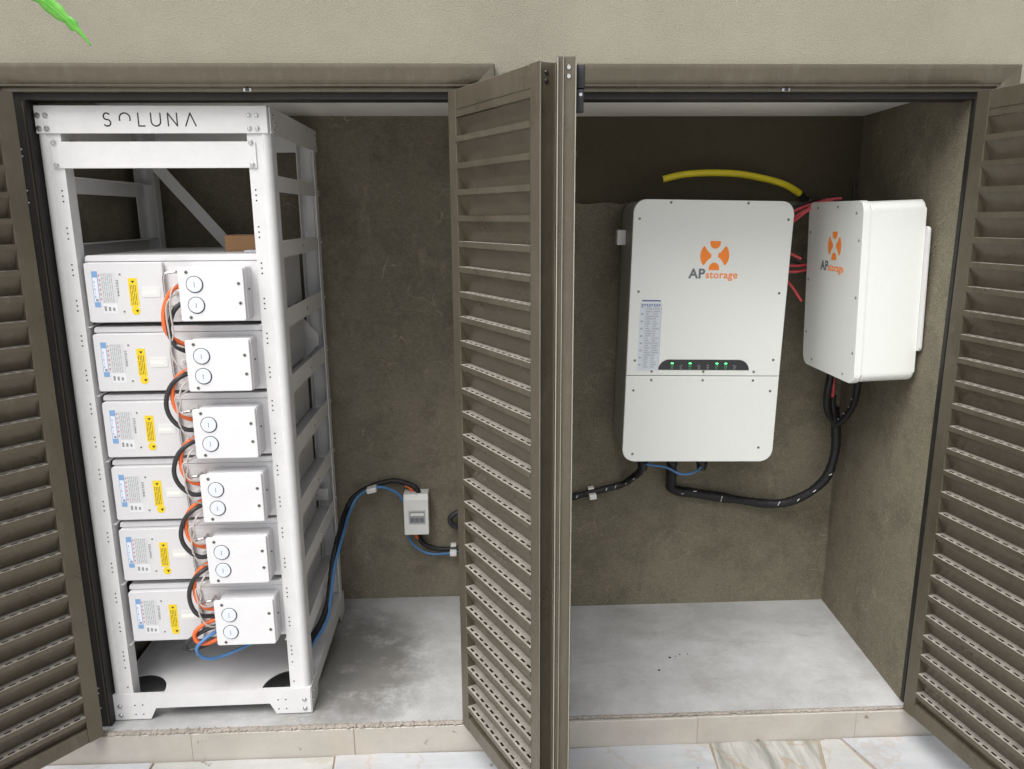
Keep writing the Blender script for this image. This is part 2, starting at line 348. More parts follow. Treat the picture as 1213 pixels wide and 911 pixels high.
for k in range(1, len(rows) - 1):
    xs = xs_rows[k]; xb = [x + random.uniform(-.1, .1) for x in xs]
    for i in range(8):
        slab([(xs[i], rows[k] - .002), (xs[i + 1], rows[k] - .002), (xb[i + 1], rows[k + 1]), (xb[i], rows[k + 1])], random.choice(['stone_white', 'stone_warm', 'stone_stripe', 'stone_white']), random.uniform(-.001, .002))

# niche floor slab with a step faced in stone
fm = MB(); nx = 60
fl = tag(MB().box(-.10, 2.32, -.020, .80, -.16, 0).build('floor', 'floor'), kind='structure')
MB().box(-.60, -.10, -.0205, .02, -.16, -.0015).build('step_core', 'mortar', fl); MB().box(2.32, 2.9, -.0205, .02, -.16, -.0015).build('step_core', 'mortar', fl)
cuts = [-.6, -.2, .223, .661, 1.14, 1.61, 2.06, 2.5, 2.9]
for a, b in zip(cuts, cuts[1:]):
    dy = random.uniform(-.0015, .0015)
    MB().box(a + .0002, b - .0002, -.036 + dy, -.0205, -.105, -.0065 + random.uniform(-.001, .001), .0015, 1).build('riser_tile', 'tile', fl)
# crumbly mortar bead along the front edge of the floor
rb = MB(); N = 700; sec = 9
ring = []
for i in range(N + 1):
    x = -.05 + 2.27 * i / N; amp = 1.0 if x < 1.0 else .55
    w = (.008 + .005 * random.random()) * amp; h = (.0002 + .0032 * random.random() ** 3) * amp; y0 = -.024 + random.uniform(-.002, .002)
    ring.append([(x + random.uniform(-.003, .003), y0 + w * math.cos(PI * k / (sec - 1)) * (1 + .25 * random.uniform(-1, 1)), -.004 + (h + .003) * math.sin(PI * k / (sec - 1)) * (1 + .3 * random.uniform(-1, 1))) for k in range(sec)])
rb.add([v for r in ring for v in r], [(i * sec + k, i * sec + k + 1, (i + 1) * sec + k + 1, (i + 1) * sec + k) for i in range(N) for k in range(sec - 1)], True)
tag(rb.build('mortar_bead', 'mortar', fl), kind='stuff')
# debris specks on the floor
for (x, y, s) in ((1.60, .245, .0045), (1.635, .26, .0035), (1.66, .262, .003), (1.55, .18, .004), (1.62, .25, .0022)):
    b = bmesh.new(); bmesh.ops.create_icosphere(b, subdivisions=1, radius=s)
    for v in b.verts: v.co = Vector((v.co.x * random.uniform(.6, 1.5), v.co.y * random.uniform(.5, 1.2), v.co.z * .45)) + Vector((x, y, s * .3))
    MB().bm(b).build('debris', 'ink', fl)

# ------------------------------------------------------------------ the wall with its two recesses
wall = thing('house_wall', 'beige textured house wall with two recessed cupboard niches of bare grey cement', 'wall')
def slab_holes(xs, zs, solid, y0, y1):
    m = MB(); nx_, nz = len(xs), len(zs)
    bm = bmesh.new(); g = {}
    def V(i, j, y):
        k = (i, j, y)
        if k not in g: g[k] = bm.verts.new((xs[i], y, zs[j]))
        return g[k]
    S_ = lambda i, j: 0 <= i < nx_ - 1 and 0 <= j < nz - 1 and solid(i, j)
    for i in range(nx_ - 1):
        for j in range(nz - 1):
            if not S_(i, j): continue
            bm.faces.new([V(i, j, y0), V(i + 1, j, y0), V(i + 1, j + 1, y0), V(i, j + 1, y0)])
            bm.faces.new([V(i, j, y1), V(i, j + 1, y1), V(i + 1, j + 1, y1), V(i + 1, j, y1)])
            for di, dj, a, b_ in ((-1, 0, (i, j), (i, j + 1)), (1, 0, (i + 1, j), (i + 1, j + 1)), (0, -1, (i, j), (i + 1, j)), (0, 1, (i, j + 1), (i + 1, j + 1))):
                if not S_(i + di, j + dj): bm.faces.new([V(*a, y0), V(*b_, y0), V(*b_, y1), V(*a, y1)])
    return m.bm(bm)
xs = [-4, X1 - .046, X2 + .046, X3 - .046, X4 + .046, 6.2]; zs = [-.3, -.003, 1.666, 2.74]
slab_holes(xs, zs, lambda i, j: not (j == 1 and i in (1, 3)) and not (j == 0), 0, WT).build('facade', 'plaster', wall)
MB().box(-4, -.102, -.0, WT, -.3, -.0035).build('footing', 'plaster', wall); MB().box(2.322, 6.2, 0, WT, -.3, -.0035).build('footing', 'plaster', wall)
# inside faces
MB().box(-.16, 1.01, D1, D1 + .1, -.01, 1.72).build('back_wall', 'cement', wall)
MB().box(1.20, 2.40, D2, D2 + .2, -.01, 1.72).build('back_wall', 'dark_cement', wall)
# second, thicker rough coat that stops short of the ceiling on the right
cb = MB(); N = 40
top = [(1.20 + 1.08 * i / N, 1.392 + .002 * math.sin(i * 1.7) + random.uniform(-.0015, .0015)) for i in range(N + 1)]
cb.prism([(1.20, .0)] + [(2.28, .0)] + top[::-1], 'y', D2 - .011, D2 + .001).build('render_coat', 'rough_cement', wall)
MB().prism([(2.2035, .003), (2.243, .003), (2.243, .125), (2.34, .125), (2.34, D2 + .05), (2.238, D2 + .05)], 'z', -.01, 1.72).build('side_wall', 'rough_cement', wall)
MB().box(-.16, -.034, .05, D1, -.01, 1.72).build('side_wall', 'cement', wall)
MB().prism([(1.005, WT + .001), (1.205, WT + .001), (1.205, D2), (1.20, D1), (1.005, D1)], 'z', -.01, 1.72).build('partition', 'cement', wall)
MB().box(-.16, 1.10, WT + .001, D1 + .1, 1.666, 1.80).build('ceiling', 'ceil', wall)
MB().box(1.10, 2.40, WT + .001, D2 + .1, 1.654, 1.80).build('ceiling', 'ceil', wall)

MB().box(-4, 6.2, .90, 5.0, -.3, 2.739).build('house_light_block', 'plaster', wall); MB().box(-4, 6.2, WT + .002, .899, 1.805, 2.738).build('house_light_block', 'plaster', wall)  # unseen house solid, added to keep light from leaking into the niches
MB().box(-4, -.30, WT + .002, .899, -.3, 1.80).build('house_light_block', 'plaster', wall); MB().box(2.45, 6.2, WT + .002, .899, -.3, 1.80).build('house_light_block', 'plaster', wall)

# ------------------------------------------------------------------ door frames
def door_frame(xl, xr, label):
    t = thing('door_frame', label, 'door frame', (xl, 0, 0), 0, 'frames round the cupboard openings'); w = xr - xl
    prof = [(0, .0), (0, .020), (.003, .0235), (.007, .0235), (.009, .0265), (.016, .0300), (.026, .0320), (.036, .0335), (.044, .0345), (.0475, .0340), (.049, .032), (.049, 0)]
    z0, z1 = .004, 1.6435; L, R = -.045, w + .045
    a = [(L - p[0], -p[1], z1 + p[0]) for p in prof]; b = [(R + p[0], -p[1], z1 + p[0]) for p in prof]
    c = [(L - p[0], -p[1], z0) for p in prof]; d = [(R + p[0], -p[1], z0) for p in prof]; n = len(prof)
    def sw(p, q): return MB().add(p + q, [(i, (i + 1) % n, n + (i + 1) % n, n + i) for i in range(n)] + [list(range(n)), list(range(n, 2 * n))], True)
    sw(a, b).build('head_moulding', 'bronze', t); sw(c, a).build('side_moulding', 'bronze', t); sw(d, b).build('side_moulding', 'bronze', t)
    MB().box(-.045, w + .045, -.014, .03, 1.6345, 1.6435, .001, 1).build('head_bar', 'bronze', t)
    MB().box(-.045, w + .045, -.003, .05, 1.620, 1.6343).build('head_stop', 'black_frame', t)
    for x0, x1 in ((-.045, 0), (w, w + .045)):
        MB().box(*((x0, x1, -.003, .05) if x0 < 0 else (x0 + .004, x1, -.012, .0015)), .003, 1.6198).build('jamb', 'black_frame', t)
        if x0 > 0: continue
        xm = 0 if x0 < 0 else w; sg = -1 if x0 < 0 else 1
        MB().box(xm + sg * .004, xm + sg * .0065, -.0045, -.0032, .01, 1.615).build('jamb_seal', 'bronze', t)
        for zz in (1.512, 1.497, 1.42, 1.393, .12, .105, .06):
            MB().cyl((xm + sg * .022, -.003, zz), (0, -1, 0), .0022, .0012, 8).build('screw', 'steel', t)
    sx = .503 if xl < .5 else w - (X4 - 1.744)
    k = MB().box(sx - .009, sx + .009, -.0165, -.0142, 1.6355, 1.6425, .0005, 1).build('strike_plate', 'steel', t)
    MB().box(sx - .003, sx + .004, -.022, -.0166, 1.636, 1.642).build('strike_tongue', 'black', k)
    return t
door_frame(X1, X2, 'bronze painted moulded frame around the left opening that holds the battery rack')
door_frame(X3, X4, 'bronze painted moulded frame around the right opening with the white wall boxes')

# ------------------------------------------------------------------ louvred leaves
PITCH_S = .0579; ZL0 = .083; ZT = 1.531
slat_cache = {}; WEB = [1]
def slat_mesh(L, sg, full=True):
    k = (L, sg, full)
    if k in slat_cache: return slat_cache[k]
    a, b = .0385, L - .0345
    m = MB(); Y = lambda v: v * sg
    def bx(x0, x1, v0, v1, z0, z1): m.box(x0, x1, Y(v0), Y(v1), z0, z1)
    if full:
        # horizontal web with a row of vent slots
        bx(a, b, -.0012, .0042, -.0013, 0); bx(a, b, .0098, .025, -.0013, 0)
        n = int((b - a - .02) / .0242); pit = (b - a - .012) / n; x = a
        for i in range(n + 1):
            x1 = a + .010 + i * pit if i < n else b
            bx(x, x1, .0042, .0098, -.0013, 0); x = x1 + pit * .60
        bx(a, b, -.0012, .0004, -.0125, -.0013)           # front lip
        bx(a, b, .0252, .0262, -.034, 0.0)               # rear lip
    # sloping blade, thin plate
    zt = -.0120; zb = -PITCH_S + .0008
    if not full: zt = .0385; zb = .0008
    v0, v1 = .0004, .0248
    if not full: v0, v1 = .0035, .0248
    t = .0014
    vs = [(x, Y(v), z) for x in (a, b) for v, z in ((v0, zt), (v0 + t, zt + .0003), (v1, zb), (v1 - t, zb - .0003))]
    m.add(vs, [(0, 3, 2, 1), (4, 5, 6, 7), (0, 1, 5, 4), (1, 2, 6, 5), (2, 3, 7, 6), (3, 0, 4, 7)])
    nweb = 0 if not full else WEB[0]
    me = m.mesh('slat', 'bronze'); me.materials.append(M['web_top'])
    if nweb:
        for p in me.polygons:
            if p.normal.z > .9 and abs(p.center.z) < .0005: p.material_index = 1  # upward web faces take a paler tone than the blades
    slat_cache[k] = me; return slat_cache[k]
def leaf(label, hx, hy, deg, L, sg, thick, latch=False):
    # deg: swing from straight out of the wall; local X = along the leaf, thickness towards sg*Y
    th = math.radians(deg); dx, dy = math.sin(th), -math.cos(th)
    t = thing('louvre_door', label, 'louvred door', (hx, hy, 0), math.atan2(dy, dx), 'open louvred cupboard doors')
    z0, z1 = .006, 1.630; T = thick
    Y = lambda v: v * sg
    hs_ = rrect(0, .0385, 0, T, .0016, 2)
    MB().prism([(p[0], Y(p[1])) for p in hs_], 'z', z0, z1).build('stile', 'bronze', t)
    e = [(L - .0345, 0), (L - .001, 0), (L, .001), (L, .0028), (L - .0075, .0028), (L - .0075, T - .0125), (L - .0008, T - .0125), (L - .0008, T - .0108), (L - .0060, T - .0108), (L - .0060, T - .0035),
         (L, T - .0035), (L, T - .001), (L - .001, T), (L - .0345, T)]
    MB().prism([(p[0], Y(p[1])) for p in e], 'z', z0, z1).build('stile', 'bronze', t)
    MB().box(L + .0001, L + .0007, Y(.0004), Y(.0018), z0, z1 - .001).box(L - .0008 + .0001, L, Y(T - .0122), Y(T - .0113), z0, z1 - .001).box(L + .0001, L + .0007, Y(T - .0026), Y(T - .0012), z0, z1 - .001).build('edge_trim', 'edge', t)
    MB().box(.0385, L - .0345, Y(.0006), Y(T - .0006), 1.571, z1, .0012, 1).build('rail', 'bronze', t)
    MB().box(.0385, L - .0345, Y(.0006), Y(T - .0006), z0, .047, .0012, 1).build('rail', 'bronze', t)
    MB().box(.0387, L - .0347, Y(-.0004), Y(.0005), 1.588, 1.5892).build('rail_bead', 'bronze', t)
    put('slat', slat_mesh(L, sg, False), t, (0, 0, ZT))
    for i in range(26): put('slat', slat_mesh(L, sg), t, (0, random.uniform(-.0002, .0002), ZT - i * PITCH_S))
    for z in (1.612, 1.597, .05, .03):
        bmat = 'steel' if latch else 'darksteel'
        s = MB().cyl((L - .0075, Y((T - .008) / 2), z), (1, 0, 0), .0048, .0022, 14, .0034); s.cyl((L - .0053, Y((T - .008) / 2), z), (1, 0, 0), .0018, .0004, 6); s.build('screw', bmat, t)
    if latch:
        k = MB(); k.box(L - .050, L - .026, Y(-.0135), Y(-.0002), 1.540, 1.578, .0015); k.box(L - .050, L - .026, Y(-.0155), Y(-.0002), 1.580, 1.620, .0015)
        lt = k.build('latch', 'black', t)
        MB().cyl((L - .026, Y(-.008), 1.569), (1, 0, 0), .003, .0012, 10).build('latch_screw', 'steel', lt)
    return t
leaf('leftmost louvred door, cut by the picture edge beside the white rack', 0.0, -.045, -38.7, .47, -1, .036)
leaf('louvred door in the middle with all its slats in view, right of the breaker box', .9575, -.045, 26.9, .40, 1, .046)
leaf('louvred door seen edge on between the middle door and the inverter, black latch on top', 1.2475, -.045, -6.8, .405, -1, .035, True)
leaf('rightmost louvred door, cut by the picture edge beside the smaller wall box', 2.184, -.045, 10.5, .47, 1, .036)

# ------------------------------------------------------------------ rack
RX, RY, RA = .0002, .0235, .01223
RM = Matrix.Translation((RX, RY, 0)) @ Matrix.Rotation(RA, 4, 'Z')
RW, RD, RH = .534, .557, 1.611
rack = thing('battery_rack', 'tall white powder coated open steel rack holding six battery modules', 'rack', (RX, RY, 0), RA)
bolt_mesh = None
def bolt(x, y, z, axis, parent, r=.0058):
    global bolt_mesh
    if bolt_mesh is None:
        m = MB(); m.cyl((0, 0, 0), (0, -1, 0), .0064, .0012, 16); m.cyl((0, -.0012, 0), (0, -1, 0), .0050, .0022, 12, .0034); m.cyl((0, -.0034, 0), (0, -1, 0), .0018, .0002, 6)
        bolt_mesh = m.mesh('bolt', 'steel')
    o = put('bolt', bolt_mesh, parent, (x, y, z)); o.rotation_euler = (random.uniform(0, .0), 0, {'f': 0, 'r': PI / 2, 'l': -PI / 2}[axis]); return o
def post_outline(mx, my):
    r = .0165; arc = [(r - r * math.cos(math.radians(a)), r - r * math.sin(math.radians(a))) for a in (0, 15, 30, 45, 60, 75, 90)]
    o = [(0, .052)] + arc + [(.0185, 0), (.0205, .0022), (.054, .0022), (.054, .042), (.0515, .042), (.0515, .0047), (.018, .0047), (.0175, .0028), (.0165, .0028), (.0085, .0055), (.0045, .0105), (.0025, .0165), (.0025, .052)]
    return [((RW - x) if mx else x, (RD - y) if my else y) for x, y in o]
posts = []
for mx in (0, 1):
    for my in (0, 1):
        p = MB().prism(post_outline(mx, my), 'z', .002, RH - .002).build('post', 'white', rack); posts.append((mx, my, p))
        if not my:
            h = MB()
            for k in range(18):
                zc = 1.408 - .0866 * k
                if zc < .12: break
                for d in (-.0125, 0, .0125): h.cyl((RW - .043 if mx else .041, .0023, zc + d), (0, -1, 0), .0021, .0004, 8)
            h.cyl((RW - .043 if mx else .041, .0023, .16), (0, -1, 0), .0021, .0004, 8); h.cyl((RW - .043 if mx else .041, .0023, .10), (0, -1, 0), .0021, .0004, 8)
            tag(h.build('bolt_hole', 'hole', p), kind='stuff')
        for zz in ([1.424, 1.415, 1.272, 1.10, .93, .76, .59, .42, .25] if my and mx else []):
            bolt(RW + .0002, RD - .028, zz + .02, 'r', p); bolt(RW + .0002, RD - .014, zz + .008, 'r', p)
# top beams
MB().box(.003, RW - .003, -.0028, -.0003, 1.549, RH, .0008, 1).build('top_beam', 'white', rack)
MB().box(.006, RW - .006, RD + .0003, RD + .0028, 1.549, RH, .0008, 1).build('top_beam', 'white', rack)
for x0, x1 in ((-.0028, -.0003), (RW + .0003, RW + .0028)):
    MB().box(x0, x1, .004, RD - .002, 1.549, RH, .0008, 1).build('top_beam', 'white', rack)
MB().box(.004, RW - .004, .0005, .040, RH - .0032, RH - .0008).build('top_flange', 'white', rack); MB().box(.004, RW - .004, RD - .04, RD - .001, RH - .0032, RH - .0008).build('top_flange', 'white', rack)
pn = MB().box(.0295, RW - .0345, -.0012, .0018, 1.471, 1.531, .0008, 1).build('front_panel', 'white', rack)
for x in (.010, .028, .489, .507):
    for z in (1.589, 1.560): bolt(x, -.0028, z, 'f', rack)
for x in (.038, .489):
    for z in (1.528, 1.478): bolt(x, -.0012, z, 'f', pn)
for y, z in ((.030, 1.590), (.052, 1.574), (.034, 1.556), (.52, 1.592), (.535, 1.575), (.52, 1.556)): bolt(RW + .0028, y, z, 'r', rack)
# lettering on the top beam
lt = MB(); sw_ = .0031; z0, z1 = 1.5655, 1.5940; zm = (z0 + z1) / 2; ya, yb = -.0031, -.0027
def arc(cx, cz, rx_, rz_, a0, a1, n=18): return [(cx + rx_ * math.cos(math.radians(a0 + (a1 - a0) * i / n)), cz + rz_ * math.sin(math.radians(a0 + (a1 - a0) * i / n))) for i in range(n + 1)]
hq = (z1 - z0) / 4
lt.ribbon(arc(.1655, z1 - hq, .0072, hq, 35, 270), sw_, ya, yb); lt.ribbon(arc(.1655, z0 + hq, .0078, hq, 90, -145), sw_, ya, yb)
lt.ribbon(arc(.206, z0 + .0165, .0122, .0122, -22, 202), sw_, ya, yb)
lt.ribbon([(.2365, z1), (.2365, z0), (.2505, z0)], sw_, ya, yb)
lt.ribbon([(.2655, z1), (.2655, z0 + .0105)] + arc(.2762, z0 + .0105, .0107, .0105, 180, 360) + [(.2869, z1)], sw_, ya, yb)
lt.ribbon([(.304, z0), (.304, z1), (.3245, z0), (.3245, z1)], sw_, ya, yb)
lt.ribbon([(.3435, z0), (.3552, z1), (.367, z0)], sw_, ya, yb)
lt.build('lettering', 'ink', rack)
# side rails
BZ = [1.102, .927, .753, .581, .409, .230]
for z in [1.437, 1.276] + [b - .003 for b in BZ]:
    lo, hi = (z - .020, z + .019) if z > 1.2 else (z - .020, z + .028)
    for s in (0, 1):
        X = (lambda v: v) if not s else (lambda v: RW - v)
        r = MB().box(X(.0045), X(.0068), .006, RD - .012, lo, hi).box(X(.0068), X(.036), .012, RD - .016, hi - .0023, hi) if z > 1.2 else \
            MB().box(X(.0045), X(.0068), .006, RD - .012, lo, hi).box(X(.0068), X(.062), .012, RD - .016, lo + .0140, lo + .0163)
        r = r.build('side_rail', 'galv', rack)
        for yy in ((.030, .015), (.042, .0)):
            if not s: bolt(.0069, yy[0] + .02, lo + .012 + yy[1], 'r', r)
        if s: bolt(RW - .0045, .30, lo + .02, 'r', r); bolt(RW - .0045, RD - .03, lo + .02, 'r', r)
# rear braces
def bar(x0, z0_, x1, z1_, w, y, name):
    d = Vector((x1 - x0, z1_ - z0_)).normalized(); n = Vector((-d.y, d.x)) * w / 2
    pts = [(x0 + n.x, z0_ + n.y), (x1 + n.x, z1_ + n.y), (x1 - n.x, z1_ - n.y), (x0 - n.x, z0_ - n.y)]
    MB().prism(pts, 'y', y, y + .0022).build(name, 'galv', rack)
bar(.045, 1.535, .50, .985, .034, RD - .052, 'brace'); bar(.50, .975, .045, .43, .034, RD - .0495, 'brace'); bar(.045, .43, .42, .10, .034, RD - .052, 'brace')
MB().box(.02, RW - .02, RD - .0475, RD - .045, .955, .995).build('rear_rail', 'galv', rack); MB().box(.02, RW - .02, RD - .0475, RD - .045, .435, .475).build('rear_rail', 'galv', rack)
# base
def foot(w, a0, a1, b): return [(0, .0035), (a0, .0035), (a1, .036), (w - a1, .036), (w - a0, .0035), (w, .0035), (w, .0805), (0, .0805)]
MB().prism(foot(RW, .096, .112, 0), 'y', -.0026, -.0003, .0).build('base_beam', 'white', rack)
MB().prism(foot(RW, .096, .112, 0), 'y', RD + .0003, RD + .0026).build('base_beam', 'white', rack)
sp = [(y + .0, z) for y, z in foot(RD, .075, .09, 0)]
MB().prism(sp, 'x', -.0026, -.0003).build('base_beam', 'white', rack); MB().prism(sp, 'x', RW + .0003, RW + .0026).build('base_beam', 'white', rack)
hole_l = [(.056 + .078 * math.cos(math.radians(a)), .0065 + .088 * math.sin(math.radians(a))) for a in range(0, 91, 9)]
hl = [(x, y) for x, y in hole_l] + [(.036, .092), (.022, .06)]
pan = [(.018, RD - .004), (.018, .060)] + hl[::-1][0:0] + [(.022, .060), (.036, .090)] + hole_l[::-1] + [(RW - x, y) for x, y in hole_l] + [(RW - .036, .090), (RW - .022, .06), (RW - .018, .06), (RW - .018, RD - .004)]
MB().prism(pan, 'z', .0755, .0780).build('base_pan', 'white', rack)
MB().box(.0, RW, -.0025, .0062, .0782, .0803).build('base_lip', 'white', rack)
for x0, x1 in ((.0005, .018), (RW - .018, RW - .0005)): MB().box(x0, x1, .0064, RD - .001, .0760, .0790).build('base_lip', 'white', rack)
for x in (.016, .503 + .014):
    for z in (.045, .017): bolt(x, -.0026, z, 'f', rack)
hb = MB()
for x in (.056, .077, .445, .466):
    for z in (.047, .0185): hb.cyl((x, -.0026, z), (0, -1, 0), .0021, .0004, 8)
tag(hb.build('bolt_hole', 'hole', rack), kind='stuff')
for y in (.02, .04): bolt(RW + .0026, y, .03 if y < .03 else .045, 'r', rack)

# ------------------------------------------------------------------ battery modules
BL, BW, BH = .062, .418, .165
def make_battery():
    t = thing('battery_module', '', 'battery', (0, 0, 0), RA, 'battery modules in the rack')
    case = MB().prism(rrect(0, BW, 0, BH - .0155, .009, 4), 'y', .022, .47, .0015).build('case', 'batt', t)
    MB().prism([(.0005, BH - .0145), (BW - .0005, BH - .0145), (BW - .002, BH - .004), (BW - .008, BH), (.006, BH), (.0015, BH - .004)], 'y', .0205, .471, .001).build('lid', 'batt', t)
    cv = MB().prism(rrect(.0015, .188, .003, BH - .0165, .006, 3), 'y', .008, .0215, .0015).build('front_cover', 'batt', t)
    for x, z in ((.0855, BH - .045), (.0865, BH - .136)): MB().cyl((x, .008, z), (0, -1, 0), .0024, .0008, 10).build('screw', 'greyink', cv)
    # rating label and side strip; the code squares are left out
    y = .008
    MB().box(.0375, .0725, y - .0004, y - .00005, BH - .115, BH - .0405).build('rating_label', 'label_grey', cv)
    MB().box(.0375, .0725, y - .0004, y - .00005, BH - .140, BH - .1155).build('rating_label', 'label', cv)
    MB().box(.0180, .0320, y - .0004, y - .00005, BH - .1245, BH - .037).build('side_label', 'label_blue', cv)
    MB().box(.0195, .0305, y - .0006, y - .00042, BH - .112, BH - .052).build('side_label', 'label_white', cv)
    k = MB()
    for i in range(6): k.add([(.0335 + a, yy, BH - .045 - i * .0115 + b) for yy in (y - .0006, y - .0001) for a, b in ((0, 0), (.0038, 0), (.0019, -.0055))], [(0, 1, 2), (5, 4, 3), (0, 3, 4, 1), (1, 4, 5, 2), (2, 5, 3, 0)])
    k.build('hazard_print', 'redink', cv)
    k = MB(); random.seed(3)
    for c in range(6):
        z = BH - .043
        while z > BH - .112:
            h = random.uniform(.003, .014); x = .041 + c * .0046; k.box(x, x + .0013, y - .0005, y - .00041, max(BH - .113, z - h), z); z -= h + .0022
    for r in range(3): k.box(.040 + r * .010, .0455 + r * .010, y - .0005, y - .00041, BH - .134, BH - .122 - r * .002)
    for r in range(5): k.box(.0215 + .0012 * (r % 2), .0235, y - .0007, y - .00061, BH - .066 - r * .009, BH - .060 - r * .009)
    k.box(.0222, .0285, y - .0007, y - .00061, BH - .1105, BH - .104)
    k.build('fine_print', 'paleink', cv)
    o = put('lettering', name_mesh, cv, (.0745, y - .0007, BH - .058)); o.rotation_euler = (PI / 2, PI / 2, 0)
    k = MB().box(.102, .1235, y - .0005, y - .00005, BH - .123, BH - .0535).build('warning_label', 'yellow', cv)
    q = MB()
    for c in range(4):
        z = BH - .070
        while z > BH - .118:
            h = random.uniform(.006, .02); q.box(.1055 + c * .004, .1068 + c * .004, y - .0006, y - .00052, max(BH - .119, z - h), z); z -= h + .002
    q.add([(.1085 + a, yy, BH - .0600 + b) for yy in (y - .0006, y - .00052) for a, b in ((0, 0), (.009, 0), (.0045, -.0065))], [(0, 1, 2), (5, 4, 3), (0, 3, 4, 1), (1, 4, 5, 2), (2, 5, 3, 0)])
    q.build('fine_print', 'ink', k)
    k = MB().cyl((.1135, y - .00005, BH - .1355), (0, -1, 0), .0105, .0005, 22).build('round_label', 'yellow', cv)
    MB().add([(.1125 + a, yy, BH - .1335 + b) for yy in (y - .0008, y - .00056) for a, b in ((0, 0), (.0085, 0), (.0042, -.0072))], [(0, 1, 2), (5, 4, 3), (0, 3, 4, 1), (1, 4, 5, 2), (2, 5, 3, 0)]).build('hazard_print', 'ink', k)
    k = MB().prism(rrect(.134, .178, BH - .101, BH - .076, .004, 3), 'y', y - .0009, y - .0000).build('indicator', 'lcd', cv)
    for i in range(5): MB().box(.1385 + i * .006, .1425 + i * .006, y - .0014, y - .00095, BH - .0915, BH - .0875).build('indicator_light', 'led_y', k)
    # handle, lugs
    MB().tube([(.226, .021, BH - .040), (.226, -.004, BH - .040), (.2235, -.010, BH - .0395), (.205, -.012, BH - .042), (.198, -.012, BH - .048), (.1965, -.012, BH - .06), (.1975, -.012, BH - .112), (.1995, -.012, BH - .120), (.203, -.009, BH - .124), (.204, .02, BH - .125)], .0033, 8, 4).build('handle', 'steel', t)
    lg = MB().cyl((.2135, .0215, BH - .091), (0, -1, 0), .0078, .003, 18).build('earth_stud', 'pad', t); MB().cyl((.2135, .0185, BH - .091), (0, -1, 0), .0042, .004, 6).build('nut', 'steel', lg)
    MB().box(.195, .235, .0205, .0218, BH - .150, BH - .03).build('terminal_plate', 'galv', t)
    # junction box
    jb = MB().prism(rrect(.252, .396, .008, .1385, .006, 3), 'y', -.0265, .021, .0015).build('junction_box', 'batt', t)
    cvr = MB().prism(rrect(.2395, .3935, .0085, .1370, .005, 3), 'y', -.0375, -.0267, .0018).build('junction_box_cover', 'jb', t)
    for z in (.0975, .0475):
        rg = MB().cyl((.278, -.0374, z), (0, -1, 0), .0206, .0006, 30).build('plug_recess', 'ink', cvr)
        MB().cyl((.2778, -.0377, z + .0003), (0, -1, 0), .0187, .0028, 30, .0180).build('plug_cap', 'plug', rg)
        MB().box(.2772, .2786, -.0408, -.0404, z - .006, z + .006).build('cap_slot', 'greyink', rg)
    for x, z in ((.2605, .1265), (.2625, .0180), (.3815, .0985), (.3825, .0515)):
        s = MB().cyl((x, -.0374, z), (0, -1, 0), .0042, .0009, 14); s.build('screw', 'midsteel', cvr)
        MB().box(x - .0032, x + .0032, -.0387, -.0384, z - .0006, z + .0006).box(x - .0006, x + .0006, -.0387, -.0384, z - .0032, z + .0032).build('screw_slot', 'ink', cvr)
    MB().cyl((.3965, -.008, .083), (1, 0, 0), .0022, .0025, 8).build('side_knob', 'darksteel', jb)
    return t
name_mesh = text_mesh('SOLUNA', .0078, 'ink', .0001, 0.0, 1.5)
for v in name_mesh.vertices: pass
blabels = ['topmost white battery module, right below the empty top of the rack', 'second white battery module from the top of the rack',
           'third white battery module from the top of the rack', 'fourth white battery module from the top, third from the bottom',
           'fifth white battery module from the top, just above the lowest one', 'lowest white battery module, blue earth wire looping below it']
b0 = make_battery()
for i, z in enumerate(BZ):
    b = b0 if i == 0 else copytree(b0)
    b.matrix_world = RM @ Matrix.Translation((BL + (0, 0, .001, .003, .002, .006)[i], .002 + random.uniform(-.001, .001), z + .001)); b['label'] = blabels[i]
    for cvx in [o for o in COL.objects if o.parent == b and o.name.startswith('front_cover')]:
        for o in [q for q in COL.objects if q.parent == cvx and q.name.split('.')[0] in ('warning_label', 'round_label', 'side_label')]:
            o.location.x += random.uniform(-.0016, .0016) if 'side' not in o.name else 0; o.location.z += random.uniform(-.002, .002) if 'side' not in o.name else 0
random.seed(11)
# cardboard box and loose tray on the top battery
cbx = thing('cardboard_box', 'small plain brown cardboard box lying on the topmost battery', 'box', tuple(RM @ Vector((.395, .26, 1.2685))), RA + .06)
MB().box(-.052, .055, -.06, .06, 0, .041, .001, 1).build('carton', 'card', cbx); MB().box(-.052, .055, -.002, .002, .0412, .0416).build('tape_strip', 'label', cbx)
pb = thing('paper_sheet', 'folded white paper sheet lying in front of the cardboard box', 'paper', tuple(RM @ Vector((.44, .165, 1.2685))), RA + .1)
MB().box(-.03, .05, -.03, .03, 0, .002).build('sheet', 'label_white', pb); MB().box(-.029, .049, -.029, .028, .0021, .0035).build('folded_half', 'label_white', pb)

